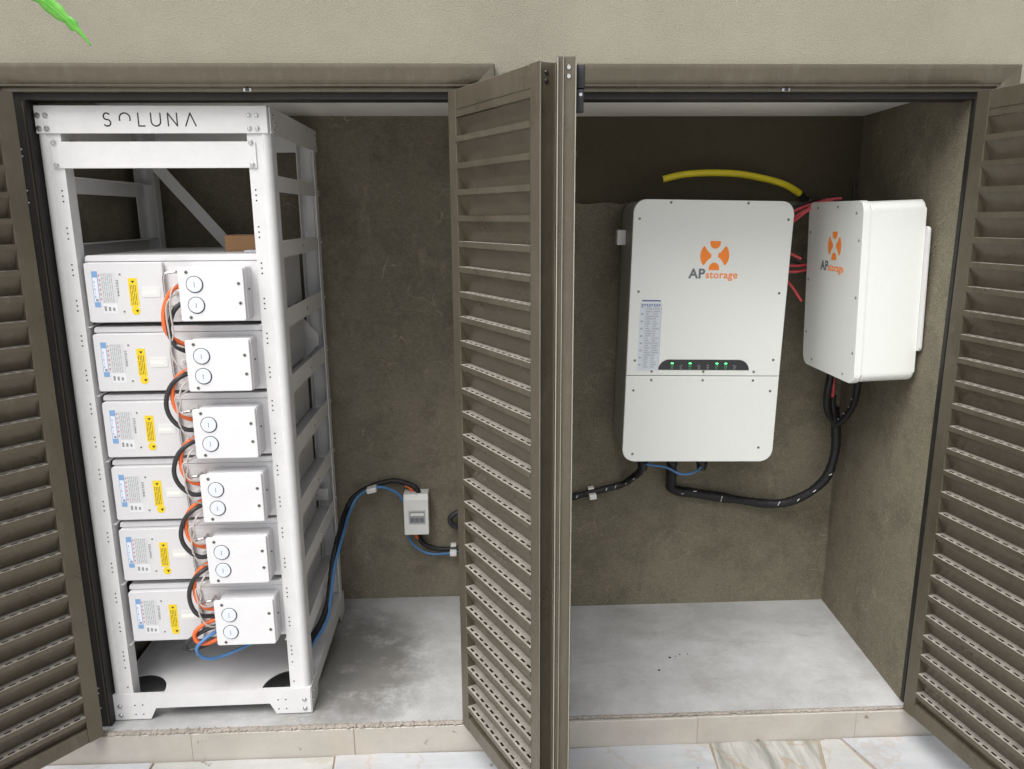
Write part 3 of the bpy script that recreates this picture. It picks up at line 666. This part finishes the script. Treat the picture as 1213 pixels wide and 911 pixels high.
# ------------------------------------------------------------------ cables in front of the batteries (rack coordinates)
def cable(name, pts, r, mat, label, cat='cable', group=None, n=10, rackspace=True, per=8):
    if rackspace: pts = [(x, (y * .55 - .003 if x < .289 else -.006 - .010 * max(0, (.330 - x) / .041)) if y < -.003 else y, z) for x, y, z in pts]
    P = [(RM @ Vector(p)) if rackspace else Vector(p) for p in pts]
    o = MB().tube(P, r, n, per).build(name, mat); tag(o, label, cat, group); return o
jt = [z + .1385 for z in BZ]
ords = ['topmost', 'second', 'third', 'fourth', 'fifth', 'lowest']
for i in range(5):
    a, b = BZ[i], BZ[i + 1]; jx = .002 * (0, 0, 1, 0, 2)[i]
    if i == 0:
        op = [(.335, -.020, a + .101), (.312, -.030, a + .096), (.284, -.044, a + .086), (.262, -.052, a + .045), (.2575, -.054, a + .005), (.262, -.054, b + .158), (.276, -.050, b + .141), (.298, -.040, b + .124), (.335, -.020, b + .117)]
        kp = [(.335, -.020, a + .066), (.313, -.034, a + .060), (.286, -.050, a + .040), (.271, -.058, a + .005), (.268, -.062, b + .165), (.272, -.062, b + .142), (.284, -.058, b + .121), (.305, -.046, b + .104), (.335, -.022, b + .097)]
    else:
        op = [(.335, -.018, a + .070), (.308, -.030, a + .066), (.281, -.044, a + .054), (.263, -.050, a + .030), (.2575, -.052, a - .004), (.263, -.052, b + .140), (.279, -.048, b + .119), (.303, -.038, b + .105), (.335, -.018, b + .100)]
        kp = [(.335, -.030, a + .060), (.311, -.044, a + .056), (.282, -.058, a + .046), (.258, -.064, a + .022), (.2455, -.066, a - .014), (.2485, -.066, b + .128), (.264, -.062, b + .102), (.287, -.054, b + .086), (.312, -.040, b + .081), (.335, -.024, b + .080)]
    wig = random.uniform(-.003, .003)
    op = [(x + (jx + wig if 0 < q < 8 else 0), y, z) for q, (x, y, z) in enumerate(op)]; kp = [(x + (jx - wig if 0 < q < len(kp) - 1 else 0), y, z) for q, (x, y, z) in enumerate(kp)]
    cable('orange_cable', op, .0058, 'orange_cable', f'thick orange cable looping from the {ords[i]} battery box to the {ords[i+1]} one', group='orange cables between the batteries')
    cable('black_cable', kp, .0058, 'black_cable', f'thick black cable looping from the {ords[i]} battery box to the {ords[i+1]} one', group='black cables between the batteries')
    for q in range(2):
        s = .010 * q
        wp = [(.335, -.020, a + .115 - .06 * q - (.05 if i else 0)), (.309, -.050, a + (.108 if i == 0 else .046) - .028 * q), (.288 - s * .3, -.064, a + (.09 if i == 0 else .026) - .02 * q), (.279 - s, -.071, a + (.04 if i == 0 else -.002)), (.281 - s, -.070, b + .160 - .02 * q),
              (.2755 - s * .4, -.068, b + .137 - .035 * q), (.288, -.060, b + .124 - .055 * q), (.309, -.050, b + .114 - .062 * q), (.335, -.020, b + .110 - .062 * q)]
        cable('grey_wire', wp, .0022, 'grey_wire', f'{("upper", "lower")[q]} thin grey wire from the {ords[i]} battery box to the {ords[i+1]} one', 'wire', 'thin grey signal wires', 6)
zb = BZ[5]
cable('orange_cable', [(.335, -.02, zb + .075), (.300, -.032, zb + .074), (.269, -.046, zb + .066), (.249, -.052, zb + .044), (.256, -.050, zb + .018), (.28, -.045, zb + .014), (.318, -.036, zb + .018), (.36, -.01, zb + .004), (.40, .08, zb - .012), (.44, .2, zb - .02)], .0058, 'orange_cable', 'thick orange cable turning back under the lowest battery box', group='orange cables between the batteries')
cable('black_cable', [(.335, -.02, zb + .062), (.302, -.03, zb + .056), (.264, -.036, zb + .044), (.226, -.036, zb + .016), (.2165, -.034, zb - .002), (.226, -.028, zb - .010), (.25, -.01, zb - .010), (.30, .06, zb - .014), (.36, .2, zb - .016)], .0058, 'black_cable', 'thick black cable turning back under the lowest battery box', group='black cables between the batteries')
cable('blue_wire', [(.335, -.02, zb + .052), (.306, -.050, zb + .042), (.275, -.062, zb + .030), (.254, -.066, zb + .006), (.258, -.05, zb - .022), (.280, -.02, zb - .042), (.31, .01, zb - .046), (.355, .03, zb - .036), (.40, .05, zb - .02), (.46, .15, zb - .015), (.50, .27, zb - .022)], .0046, 'blue_cable', 'blue earth wire looping out below the lowest battery', 'wire')

# ------------------------------------------------------------------ left niche : breaker box and cables
bk = thing('breaker_box', 'small white breaker box with smoked window on the left niche wall', 'breaker box', (.7895, D1, .271))
body = MB().prism([(-.0600, .0), (-.0005, .0), (-.0005, .146), (-.052, .146), (-.0600, .128)], 'x', -.0425, .0425, .002).build('case', 'pad', bk)
win = MB().box(-.0275, .0325, -.0612, -.0601, .038, .090).build('window_frame', 'label_grey', bk)
MB().box(-.0235, .0295, -.0618, -.0613, .042, .086).build('window', 'clear', win)
for i in range(3): MB().box(-.020 + i * .016, -.007 + i * .016, -.0623, -.0619, .047, .062).build('breaker_toggle', 'greyink', win)
MB().box(-.0195, .0265, -.0622, -.0619, .070, .080).build('breaker_label', 'pad', win)
yb = D1 - .022
cable('wrapped_cable', [(.805, yb - .01, .395), (.790, yb - .01, .432), (.762, yb, .444), (.725, yb, .456), (.690, yb, .455), (.63, .645, .439), (.578, .63, .411), (.552, .585, .371), (.551, .48, .346), (.549, .41, .325), (.5435, .365, .281), (.543, .295, .213), (.536, .235, .178), (.512, .16, .145), (.506, .10, .125), (.506, .055, .12)], lambda t: .0092 * (1 + .06 * math.sin(t * 260) + .04 * math.sin(t * 91)), 'tape', 'black taped cable arching from the breaker box into the rack', 'cable', None, 10, False)
cable('blue_wire', [(.752, .645, .345), (.749, .640, .372), (.744, .636, .388), (.729, .632, .415), (.703, .628, .434), (.666, .624, .446), (.623, .620, .436), (.586, .612, .409), (.568, .575, .373), (.564, .47, .344), (.561, .40, .321), (.553, .345, .277), (.550, .275, .206), (.545, .22, .165), (.515, .14, .135), (.500, .09, .12), (.502, .055, .115)], .0048, 'blue_cable', 'blue wire running beside the taped cable left of the breaker box', 'wire', None, 8, False)
for (p0, lab) in (([(.776, yb, .400), (.775, yb, .418), (.766, yb, .432), (.752, yb, .440)], 'short orange cable end going into the top of the breaker box'), ([(.782, yb - .008, .285), (.782, yb - .008, .262), (.786, yb - .004, .248), (.800, yb, .236)], 'short orange cable end coming out below the breaker box')):
    cable('orange_cable', p0, .006, 'orange_cable', lab, group='orange cables at the breaker box', rackspace=False)
cable('blue_wire', [(.755, yb - .01, .288), (.757, yb - .01, .252), (.775, yb - .01, .218), (.805, yb - .01, .194), (.845, yb - .01, .183), (.900, yb - .008, .184), (.96, yb, .190), (1.02, yb + .005, .195)], .0042, 'blue_cable', 'blue wire curving below the breaker box to the white clip', 'wire', None, 8, False)
cable('wrapped_cable', [(.790, yb, .285), (.792, yb, .250), (.808, yb, .220), (.845, yb, .201), (.900, yb, .196), (.96, yb, .202), (1.03, yb, .21)], .0085, 'tape', 'black taped cable below the breaker box going behind the middle door', 'cable', None, 10, False)
cable('black_cable_loop', [(1.02, D1 - .02, .335), (.955, D1 - .03, .345), (.915, D1 - .035, .330), (.905, D1 - .035, .312), (.915, D1 - .035, .294), (.945, D1 - .03, .283), (1.02, D1 - .02, .265)], .0095, 'black_cable', 'black cable loop at the edge of the middle door', 'cable', None, 10, False)
def clip(x, y, z, ang, label, big=False):
    c = thing('cable_clip', label, 'cable clip', (x, y, z)); c.rotation_euler = (0, -ang, 0); c['group'] = 'white cable clips'
    if big: MB().box(-.012, .012, -.030, .016, -.014, .004, .002).build('clip_body', 'pad', c); MB().box(-.010, .010, -.004, .016, .0045, .020, .002).build('clip_ear', 'pad', c)
    else: MB().box(-.017, .017, -.032, .016, -.009, .009, .003).build('clip_body', 'pad', c)
    if big: MB().cyl((0, -.004, .0125), (0, -1, 0), .003, .002, 10).build('nail_head', 'steel', c)
clip(.640, yb - .014, .438, .25, 'white cable clip at the top of the arch left of the breaker box')
clip(.914, yb + .002, .194, .0, 'white cable clip right below the breaker box, beside the middle door', True)

# ------------------------------------------------------------------ inverter
IX, IZ = 1.455, .606
inv = thing('inverter', 'large white inverter box with orange round logo and black status strip', 'inverter', (1.69, .36, .606)); inv.rotation_euler = (0, .0195, 0)
IW, IH = .235, .790
MB().prism(rrect(-IW + .004, IW - .004, .004, IH - .004, .036), 'y', .016, .195, .003).build('case', 'inverter_side', inv)
sz = .2715
# upper and lower cover plates with a seam between them
full = rrect(-IW, IW, 0, IH, .036, 8)
upp = [p for p in full if p[1] > sz]; low = [p for p in full if p[1] < sz]
up_o = [(IW, sz + .0009)] + upp + [(-IW, sz + .0009)]
lo_o = [(-IW, sz - .0009)] + low + [(IW, sz - .0009)]
cu_ = MB().prism(up_o, 'y', 0, .0158, .002).build('upper_cover', 'inverter', inv)
cl_ = MB().prism(lo_o, 'y', 0, .0158, .002).build('lower_cover', 'inverter', inv)
def screws(lst, parent, y=0.0, r=.0042):
    for x, z in lst:
        s = MB().cyl((x, y, z), (0, -1, 0), r, .0012, 14, r * .8).build('screw', 'midsteel', parent); MB().cyl((x, y - .0012, z), (0, -1, 0), r * .42, .0003, 6).build('screw_slot', 'ink', s)
screws([(-.217, .735), (-.128, .782), (.098, .783), (.220, .738), (.212, .524), (.212, .322), (-.210, .525), (-.211, .318), (-.158, .285), (0, .285), (.155, .285)], cu_)
screws([(-.158, .258), (0, .258), (.155, .258), (-.211, .226), (.211, .225), (-.204, .024), (.19, .045)], cl_)
def logo(parent, cx, cz, R_, y):
    """four orange lobes of a round emblem with a pale x-shaped figure between them"""
    k = MB(); n = 10; t = .0006
    def poly(pts): k.prism([(cx + R_ * a, cz + R_ * b) for a, b in pts], 'y', y - t, y - .00005)
    def circ(a0, a1, m=n): return [(math.cos(math.radians(a0 + (a1 - a0) * i / m)), math.sin(math.radians(a0 + (a1 - a0) * i / m))) for i in range(m + 1)]
    def arc2(c, r, a0, a1, m=n): return [(c[0] + r * math.cos(math.radians(a0 + (a1 - a0) * i / m)), c[1] + r * math.sin(math.radians(a0 + (a1 - a0) * i / m))) for i in range(m + 1)]
    for s in (1, -1):
        # head lobe (top) and its opposite (bottom)
        poly([(x * s, z * s) for x, z in [(-.36, .98), (.36, .98)] + arc2((0, .83), .36, 0, -180)])
        # side lobes
        poly([(x * s, z * s) for x, z in circ(-42, 42) + arc2((.80, 1.0), .80, -108, -122, 3)[:0] + [(.62, .52), (.50, .34), (.36, .20), (.24, .14), (.24, -.10), (.36, -.18), (.52, -.34), (.64, -.52)]])
    k.build('emblem', 'orange', parent)
logo(cu_, .010, .632, .043, 0)
ap = text_mesh('AP', .036, 'greyink', .0003, .0011, 1.06); st = text_mesh('storage', .0285, 'orange', .0003, .0004, 1.04)
def aplog(parent, x, z, w, y, sqx=1.0):
    wa = max(v.co.x for v in ap.vertices); ws = max(v.co.x for v in st.vertices)
    f = w / (wa + ws + .001)
    a = put('lettering', ap, parent, (x, y - .0004, z)); a.rotation_euler = (PI / 2, 0, 0); a.scale = (f, f, 1)
    b = put('lettering', st, parent, (x + f * (wa + .001), y - .0004, z)); b.rotation_euler = (PI / 2, 0, 0); b.scale = (f, f, 1)
aplog(cu_, -.063, .5665, .145, 0)
# table label
lb = MB().box(-.203, -.137, -.0006, -.0001, .287, .493).build('parameter_label', 'label_pale', cu_)
k = MB(); random.seed(5)
k.box(-.198, -.142, -.0009, -.0007, .4965, .5005)
for i in range(8): k.box(-.1985 + i * .0073, -.194 + i * .0073, -.0009, -.0007, .484, .4885)
k.build('fine_print', 'blueink', lb)
k = MB()
for i in range(26):
    z = .478 - i * .0073
    k.box(-.187, -.139, -.00085, -.0007, z, z + .0006)
    k.box(-.184, -.184 + random.uniform(.008, .02), -.00085, -.0007, z + .0022, z + .0045); k.box(-.162, -.162 + random.uniform(.006, .02), -.00085, -.0007, z + .0022, z + .0045)
    if i % 3 == 0: k.box(-.199, -.193, -.00085, -.0007, z, z + .005)
for x in (-.188, -.164, -.139): k.box(x, x + .0006, -.00095, -.00086, .289, .481)
k.build('table_print', 'icon', lb)
# black status strip with lit LEDs
so = [(-.139, .2900), (.139, .2900)] + [(.139 - .034 * (1 - math.cos(math.radians(a))), .2900 + .032 * math.sin(math.radians(a))) for a in range(9, 91, 9)] + [(-.139 + .034 * (1 - math.cos(math.radians(a))), .2900 + .032 * math.sin(math.radians(a))) for a in range(90, 8, -9)]
stp = MB().prism(so, 'y', -.0011, -.0001).build('status_strip', 'panel', cu_)
for i in range(8):
    x = -.097 + i * .0277 * .985
    if i in (0, 2, 5, 6): MB().prism(rrect(x - .0042, x + .0042, .3085, .3125, .0018, 2), 'y', -.0018, -.0012).build('led', 'led_g', stp)
    q = MB()
    for a in range(0, 360, 45):
        if (a // 45 + i) % 4: q.box(x + .0034 * math.cos(math.radians(a)) - .0009, x + .0034 * math.cos(math.radians(a)) + .0009, -.0016, -.0012, .3015 + .0034 * math.sin(math.radians(a)) - .0009, .3015 + .0034 * math.sin(math.radians(a)) + .0009)
    q.box(x - .0035, x + .0035, -.0016, -.0012, .2935, .2945); q.build('icon', 'icon_green' if i in (0, 2, 5, 6) else 'icon', stp)
# wall bracket and glands
MB().box(-.258, -.2315, .12, .150, .655, .700, .002).build('bracket_ear', 'pad', inv)
MB().box(-.20, .20, .1955, .2205, .08, .72).build('wall_bracket', 'inverter_side', inv)
for x in (-.150, -.055, .042):
    g = MB().cyl((x, .085, .0038), (0, 0, -1), .0195, .036, 8); g.cyl((x, .085, -.0322), (0, 0, -1), .0185, .024, 20, .0135); g.build('cable_gland', 'black', inv)
yr = D2 - .032
def rcable(name, pts, r, mat, label, cat='cable', n=12, wob=0.0): 
    o = MB().tube([Vector(p) for p in pts], r, n, 10, wob).build(name, mat); return tag(o, label, cat)
lg_ = rcable('wrapped_cable', [(1.536, .445, .592), (1.536, .447, .560), (1.538, .49, .528), (1.530, .53, .500), (1.500, .55, .468), (1.45, .557, .450), (1.395, .558, .436), (1.33, .56, .420), (1.26, .565, .395), (1.20, .565, .36)], lambda t: .0115 * (1 + .06 * math.sin(t * 190) + .05 * math.sin(t * 67)), 'tape', 'black taped cable from the left gland of the inverter going behind the doors', 'cable', 12, .06)
big = rcable('wrapped_cable', [(1.633, .445, .590), (1.634, .447, .556), (1.645, .49, .520), (1.655, .525, .48), (1.664, .552, .450), (1.69, .558, .434), (1.745, .558, .425), (1.83, .557, .410), (1.92, .556, .394), (2.00, .55, .384), (2.06, .53, .396), (2.118, .50, .440), (2.165, .48, .505), (2.180, .470, .600), (2.172, .466, .690), (2.158, .455, .745)], lambda t: (.0145 if t < .1 else .0168 if t < .5 else .0148) * (1 + .055 * math.sin(t * 330) + .05 * math.sin(t * 57)), 'tape', 'thick black taped cable bundle swinging from under the inverter up the niche corner', 'cable', 14, .035)
for p, a_ in (((1.536, .475, .532), .1), ((1.527, .515, .497), .6), ((1.505, .536, .474), 1.0), ((1.47, .543, .459), 1.2), ((1.44, .545, .450), 1.3), ((1.34, .547, .424), 1.0)):
    d_ = Vector((math.cos(a_), 0, math.sin(a_))) * .005; MB().tube([Vector(p) - d_, Vector(p), Vector(p) + d_], .0014, 6, 3).build('cable_tie', 'pad', lg_)
# pale ties along the bundle
for (p, a, L) in (((1.742, .540, .438), .0, .006), ((1.835, .541, .409), 1.4, .010), ((1.70, .541, .430), .1, .004), ((2.03, .528, .392), 1.1, .008), ((2.085, .50, .416), .8, .007), ((2.125, .475, .455), .7, .006), ((2.163, .452, .52), .4, .005)):
    dxy = Vector((math.cos(a), 0, math.sin(a))) * L
    MB().tube([Vector(p) - dxy, Vector(p), Vector(p) + dxy], .0013, 6, 3).build('cable_tie', 'pad', big)
rcable('wrapped_cable', [(2.160, .456, .700), (2.150, .45, .712), (2.126, .43, .738), (2.109, .41, .775), (2.099, .39, .815), (2.096, .375, .86), (2.096, .37, .93)], .0115, 'tape', 'left black branch of the bundle going up into the smaller box', 'cable', 12, .05)
rcable('wrapped_cable', [(2.162, .455, .695), (2.158, .448, .712), (2.146, .435, .740), (2.133, .42, .774), (2.128, .412, .795)], .0105, 'tape', 'middle black branch of the bundle, ending at the red wire end', 'cable', 12, .05)
r_b = rcable('wrapped_cable', [(2.160, .456, .690), (2.166, .448, .694), (2.171, .43, .707), (2.175, .40, .738), (2.170, .36, .781), (2.160, .33, .818), (2.151, .31, .856), (2.149, .305, .93)], .0105, 'tape', 'right black branch of the bundle curving up into the smaller box', 'cable', 12, .05)
for p in ((2.164, .433, .712), (2.166, .405, .738), (2.163, .372, .768), (2.156, .345, .800), (2.150, .325, .832)): MB().tube([Vector(p) + Vector((-.004, -.004, .003)), Vector(p), Vector(p) + Vector((.003, -.004, -.003))], .0012, 5, 3).build('cable_tie', 'pad', r_b)
rcable('red_wire', [(2.106, .38, .93), (2.110, .385, .87), (2.118, .395, .83), (2.127, .411, .793)], .0052, 'red_wire', 'short red wire end between the black branches below the smaller box', 'wire')
rcable('blue_wire', [(1.545, .425, .578), (1.575, .425, .572), (1.61, .425, .566), (1.655, .418, .545), (1.69, .42, .545), (1.72, .43, .557), (1.733, .44, .578)], .0038, 'blue_cable', 'blue wire linking the glands under the inverter', 'wire')
clip(1.392, .560, .433, .15, 'white cable clip left of the inverter glands, beside the edge-on door', True)
# conduit and red wires behind the boxes
yc = rcable('yellow_conduit', [(1.582, .495, 1.461), (1.64, .495, 1.4735), (1.70, .497, 1.4785), (1.77, .50, 1.4785), (1.83, .503, 1.474), (1.90, .51, 1.462), (1.962, .515, 1.446), (2.01, .525, 1.424), (2.05, .54, 1.398), (2.09, .56, 1.36), (2.12, .575, 1.31), (2.14, .59, 1.27)], .0102, 'yellow_tube', 'yellow flexible conduit arching over the inverter to the smaller box', 'conduit')
MB().cyl((1.5819, .495, 1.4609), (-.98, 0, -.2), .0085, .0006, 16).build('bore', 'hole', yc)
MB().tube([(2.022, .529, 1.417), (2.03, .532, 1.412), (2.052, .541, 1.397)], .0110, 10, 4).build('tape_band', 'tape', yc)
reds = [[(1.90, .45, 1.245), (1.94, .45, 1.30), (1.975, .44, 1.335), (2.02, .42, 1.375), (2.075, .40, 1.398)], [(1.90, .46, 1.30), (1.95, .45, 1.325), (2.0, .44, 1.362), (2.06, .42, 1.394), (2.10, .41, 1.40)],
        [(1.91, .47, 1.34), (1.96, .46, 1.355), (2.01, .45, 1.378), (2.07, .43, 1.398)], [(1.93, .45, 1.252), (1.967, .44, 1.239), (2.003, .435, 1.222)],
        [(1.91, .46, 1.178), (1.96, .45, 1.182), (2.0, .445, 1.183), (2.04, .46, 1.190), (2.08, .48, 1.21)], [(1.91, .45, 1.212), (1.95, .45, 1.203), (2.0, .45, 1.200), (2.05, .46, 1.205)],
        [(1.945, .455, 1.20), (1.962, .45, 1.165), (1.99, .445, 1.13), (2.016, .44, 1.092)]]
rl = ['lowest long red wire rising from the inverter to the smaller box', 'middle long red wire rising from the inverter to the smaller box', 'topmost long red wire rising from the inverter to the smaller box', 'short red wire end pointing right beside the inverter, below the long ones',
      'lower of two level red wires between the boxes', 'upper of two level red wires between the boxes', 'red wire end hanging down right of the inverter']
for p, lb_ in zip(reds, rl): o = rcable('red_wire', p, .0042, 'red_wire', lb_, 'wire', 8); o['group'] = 'red wires between the boxes'
for p, lb_ in (([(1.93, .50, 1.36), (1.98, .50, 1.372), (2.04, .50, 1.39), (2.10, .52, 1.40)], 'upper black wire behind the red wires between the boxes'), ([(1.93, .49, 1.195), (1.98, .48, 1.215), (2.03, .48, 1.20), (2.09, .5, 1.21)], 'lower black wire behind the red wires between the boxes'),
               ([(2.215, .56, 1.30), (2.214, .565, 1.42), (2.210, .57, 1.455), (2.203, .573, 1.470)], 'thin black wire end sticking up in the niche corner')):
    o = rcable('black_wire', p, .005 if 'end' not in lb_ else .003, 'black_cable', lb_, 'wire', 8); o['group'] = 'black wires in the right niche'

# ------------------------------------------------------------------ smaller box on the right side wall
hub = thing('control_box', 'smaller white wall box with orange logo on its left-facing cover', 'control box', (2.118, .265, .905)); hub.rotation_euler = (0, -.034, 0)
hb_w, hy, hh = .160, .165, .487   # along x, half along y, height
MB().prism(rrect(-hy + .003, hy - .003, .003, hh - .003, .024, 6), 'x', -hb_w / 2 + .0125, hb_w / 2, .007).build('case', 'inverter', hub)
cov = MB().prism(rrect(-hy, hy, 0, hh, .026, 6), 'x', -hb_w / 2 - .008, -hb_w / 2 + .0112, .0025).build('cover', 'inverter', hub)
pv = bpy.data.objects.new('cover_print', None)
xf = -hb_w / 2 - .008
for y, z in ((-.128, .455), (.02 + .085, .470), (-.02, .472 - .0), (-.150, .385), (.150, .40), (-.150, .235), (.150, .26), (-.150, .085), (.148, .10), (-.10, .018), (.10, .022)):
    s = MB().cyl((xf, y, z), (-1, 0, 0), .0042, .0012, 12, .0034).build('screw', 'midsteel', cov)
def side_logo():
    n0 = set(o.name for o in COL.objects)
    logo(cov, 0, 0, .040, 0)
    em = [o for o in COL.objects if o.name not in n0][0]; em.location = (xf, -.012, .366); em.rotation_euler = (0, 0, -PI / 2)
    wa = max(v.co.x for v in ap.vertices); ws = max(v.co.x for v in st.vertices); f = .140 / (wa + ws)
    for me, off in ((ap, 0), (st, f * wa)):
        o = put('lettering', me, cov, (xf - .0004, .068 - off, .296)); o.rotation_euler = (PI / 2, 0, -PI / 2); o.scale = (f, f, 1)
side_logo()
MB().prism(rrect(-.175, .12, .085, .415, .012, 4), 'x', hb_w / 2 + .0005, hb_w / 2 + .009, .002).build('mounting_plate', 'galv', hub)
for y in (.0, .075, .115): MB().cyl((.0 if y < .05 else -.03, y - .0, .0035), (0, 0, -1), .014, .014, 12).build('cable_gland', 'black', hub)

# ------------------------------------------------------------------ hanging leaf in the top left corner
lf = thing('hanging_leaf', 'bright green leaf tip hanging in front of the wall top, upper left corner', 'leaf')
ctr = spline([(.30, -.66, 1.80), (.335, -.67, 1.735), (.370, -.685, 1.690), (.405, -.70, 1.668), (.436, -.70, 1.645), (.460, -.70, 1.624), (.474, -.70, 1.609), (.4855, -.70, 1.593)], 5)
N = len(ctr); vs = []; fs = []
for i, p in enumerate(ctr):
    t = i / (N - 1); w = (.0135 * (1 - t) ** .55 * (1 + .22 * math.sin(t * 34) + .12 * math.sin(t * 71)) + .0013) if t < .80 else .0030 * (1 - t) / .2 + .0011
    T = (ctr[min(i + 1, N - 1)] - ctr[max(i - 1, 0)]).normalized(); nrm = Vector((-T.z, -.25, T.x)).normalized()
    for s, yy in ((-1, .004), (-.5, .001), (0, -.003), (.5, .0), (1, .003)): vs.append(p + nrm * w * s + Vector((0, yy * (1 - t), 0)))
fs = [(i * 5 + k, i * 5 + k + 1, (i + 1) * 5 + k + 1, (i + 1) * 5 + k) for i in range(N - 1) for k in range(4)]
bl = MB().add(vs, fs, True).build('leaf_blade', 'leaf', lf); md = bl.modifiers.new('thickness', 'SOLIDIFY'); md.thickness = .0006
MB().tube([p + Vector((0, -.0032, 0)) for p in ctr[::4]], lambda t: .0014 * (1 - t) + .0005, 6, 3).build('midrib', 'leaf', lf)
MB().tube([(.30, -.66, 1.80), (.26, -.60, 1.90), (.20, -.5, 2.05), (.12, -.3, 2.25), (.05, -.02, 2.42)], lambda t: .003 + .004 * t, 8, 6).build('stem', 'leaf', lf)
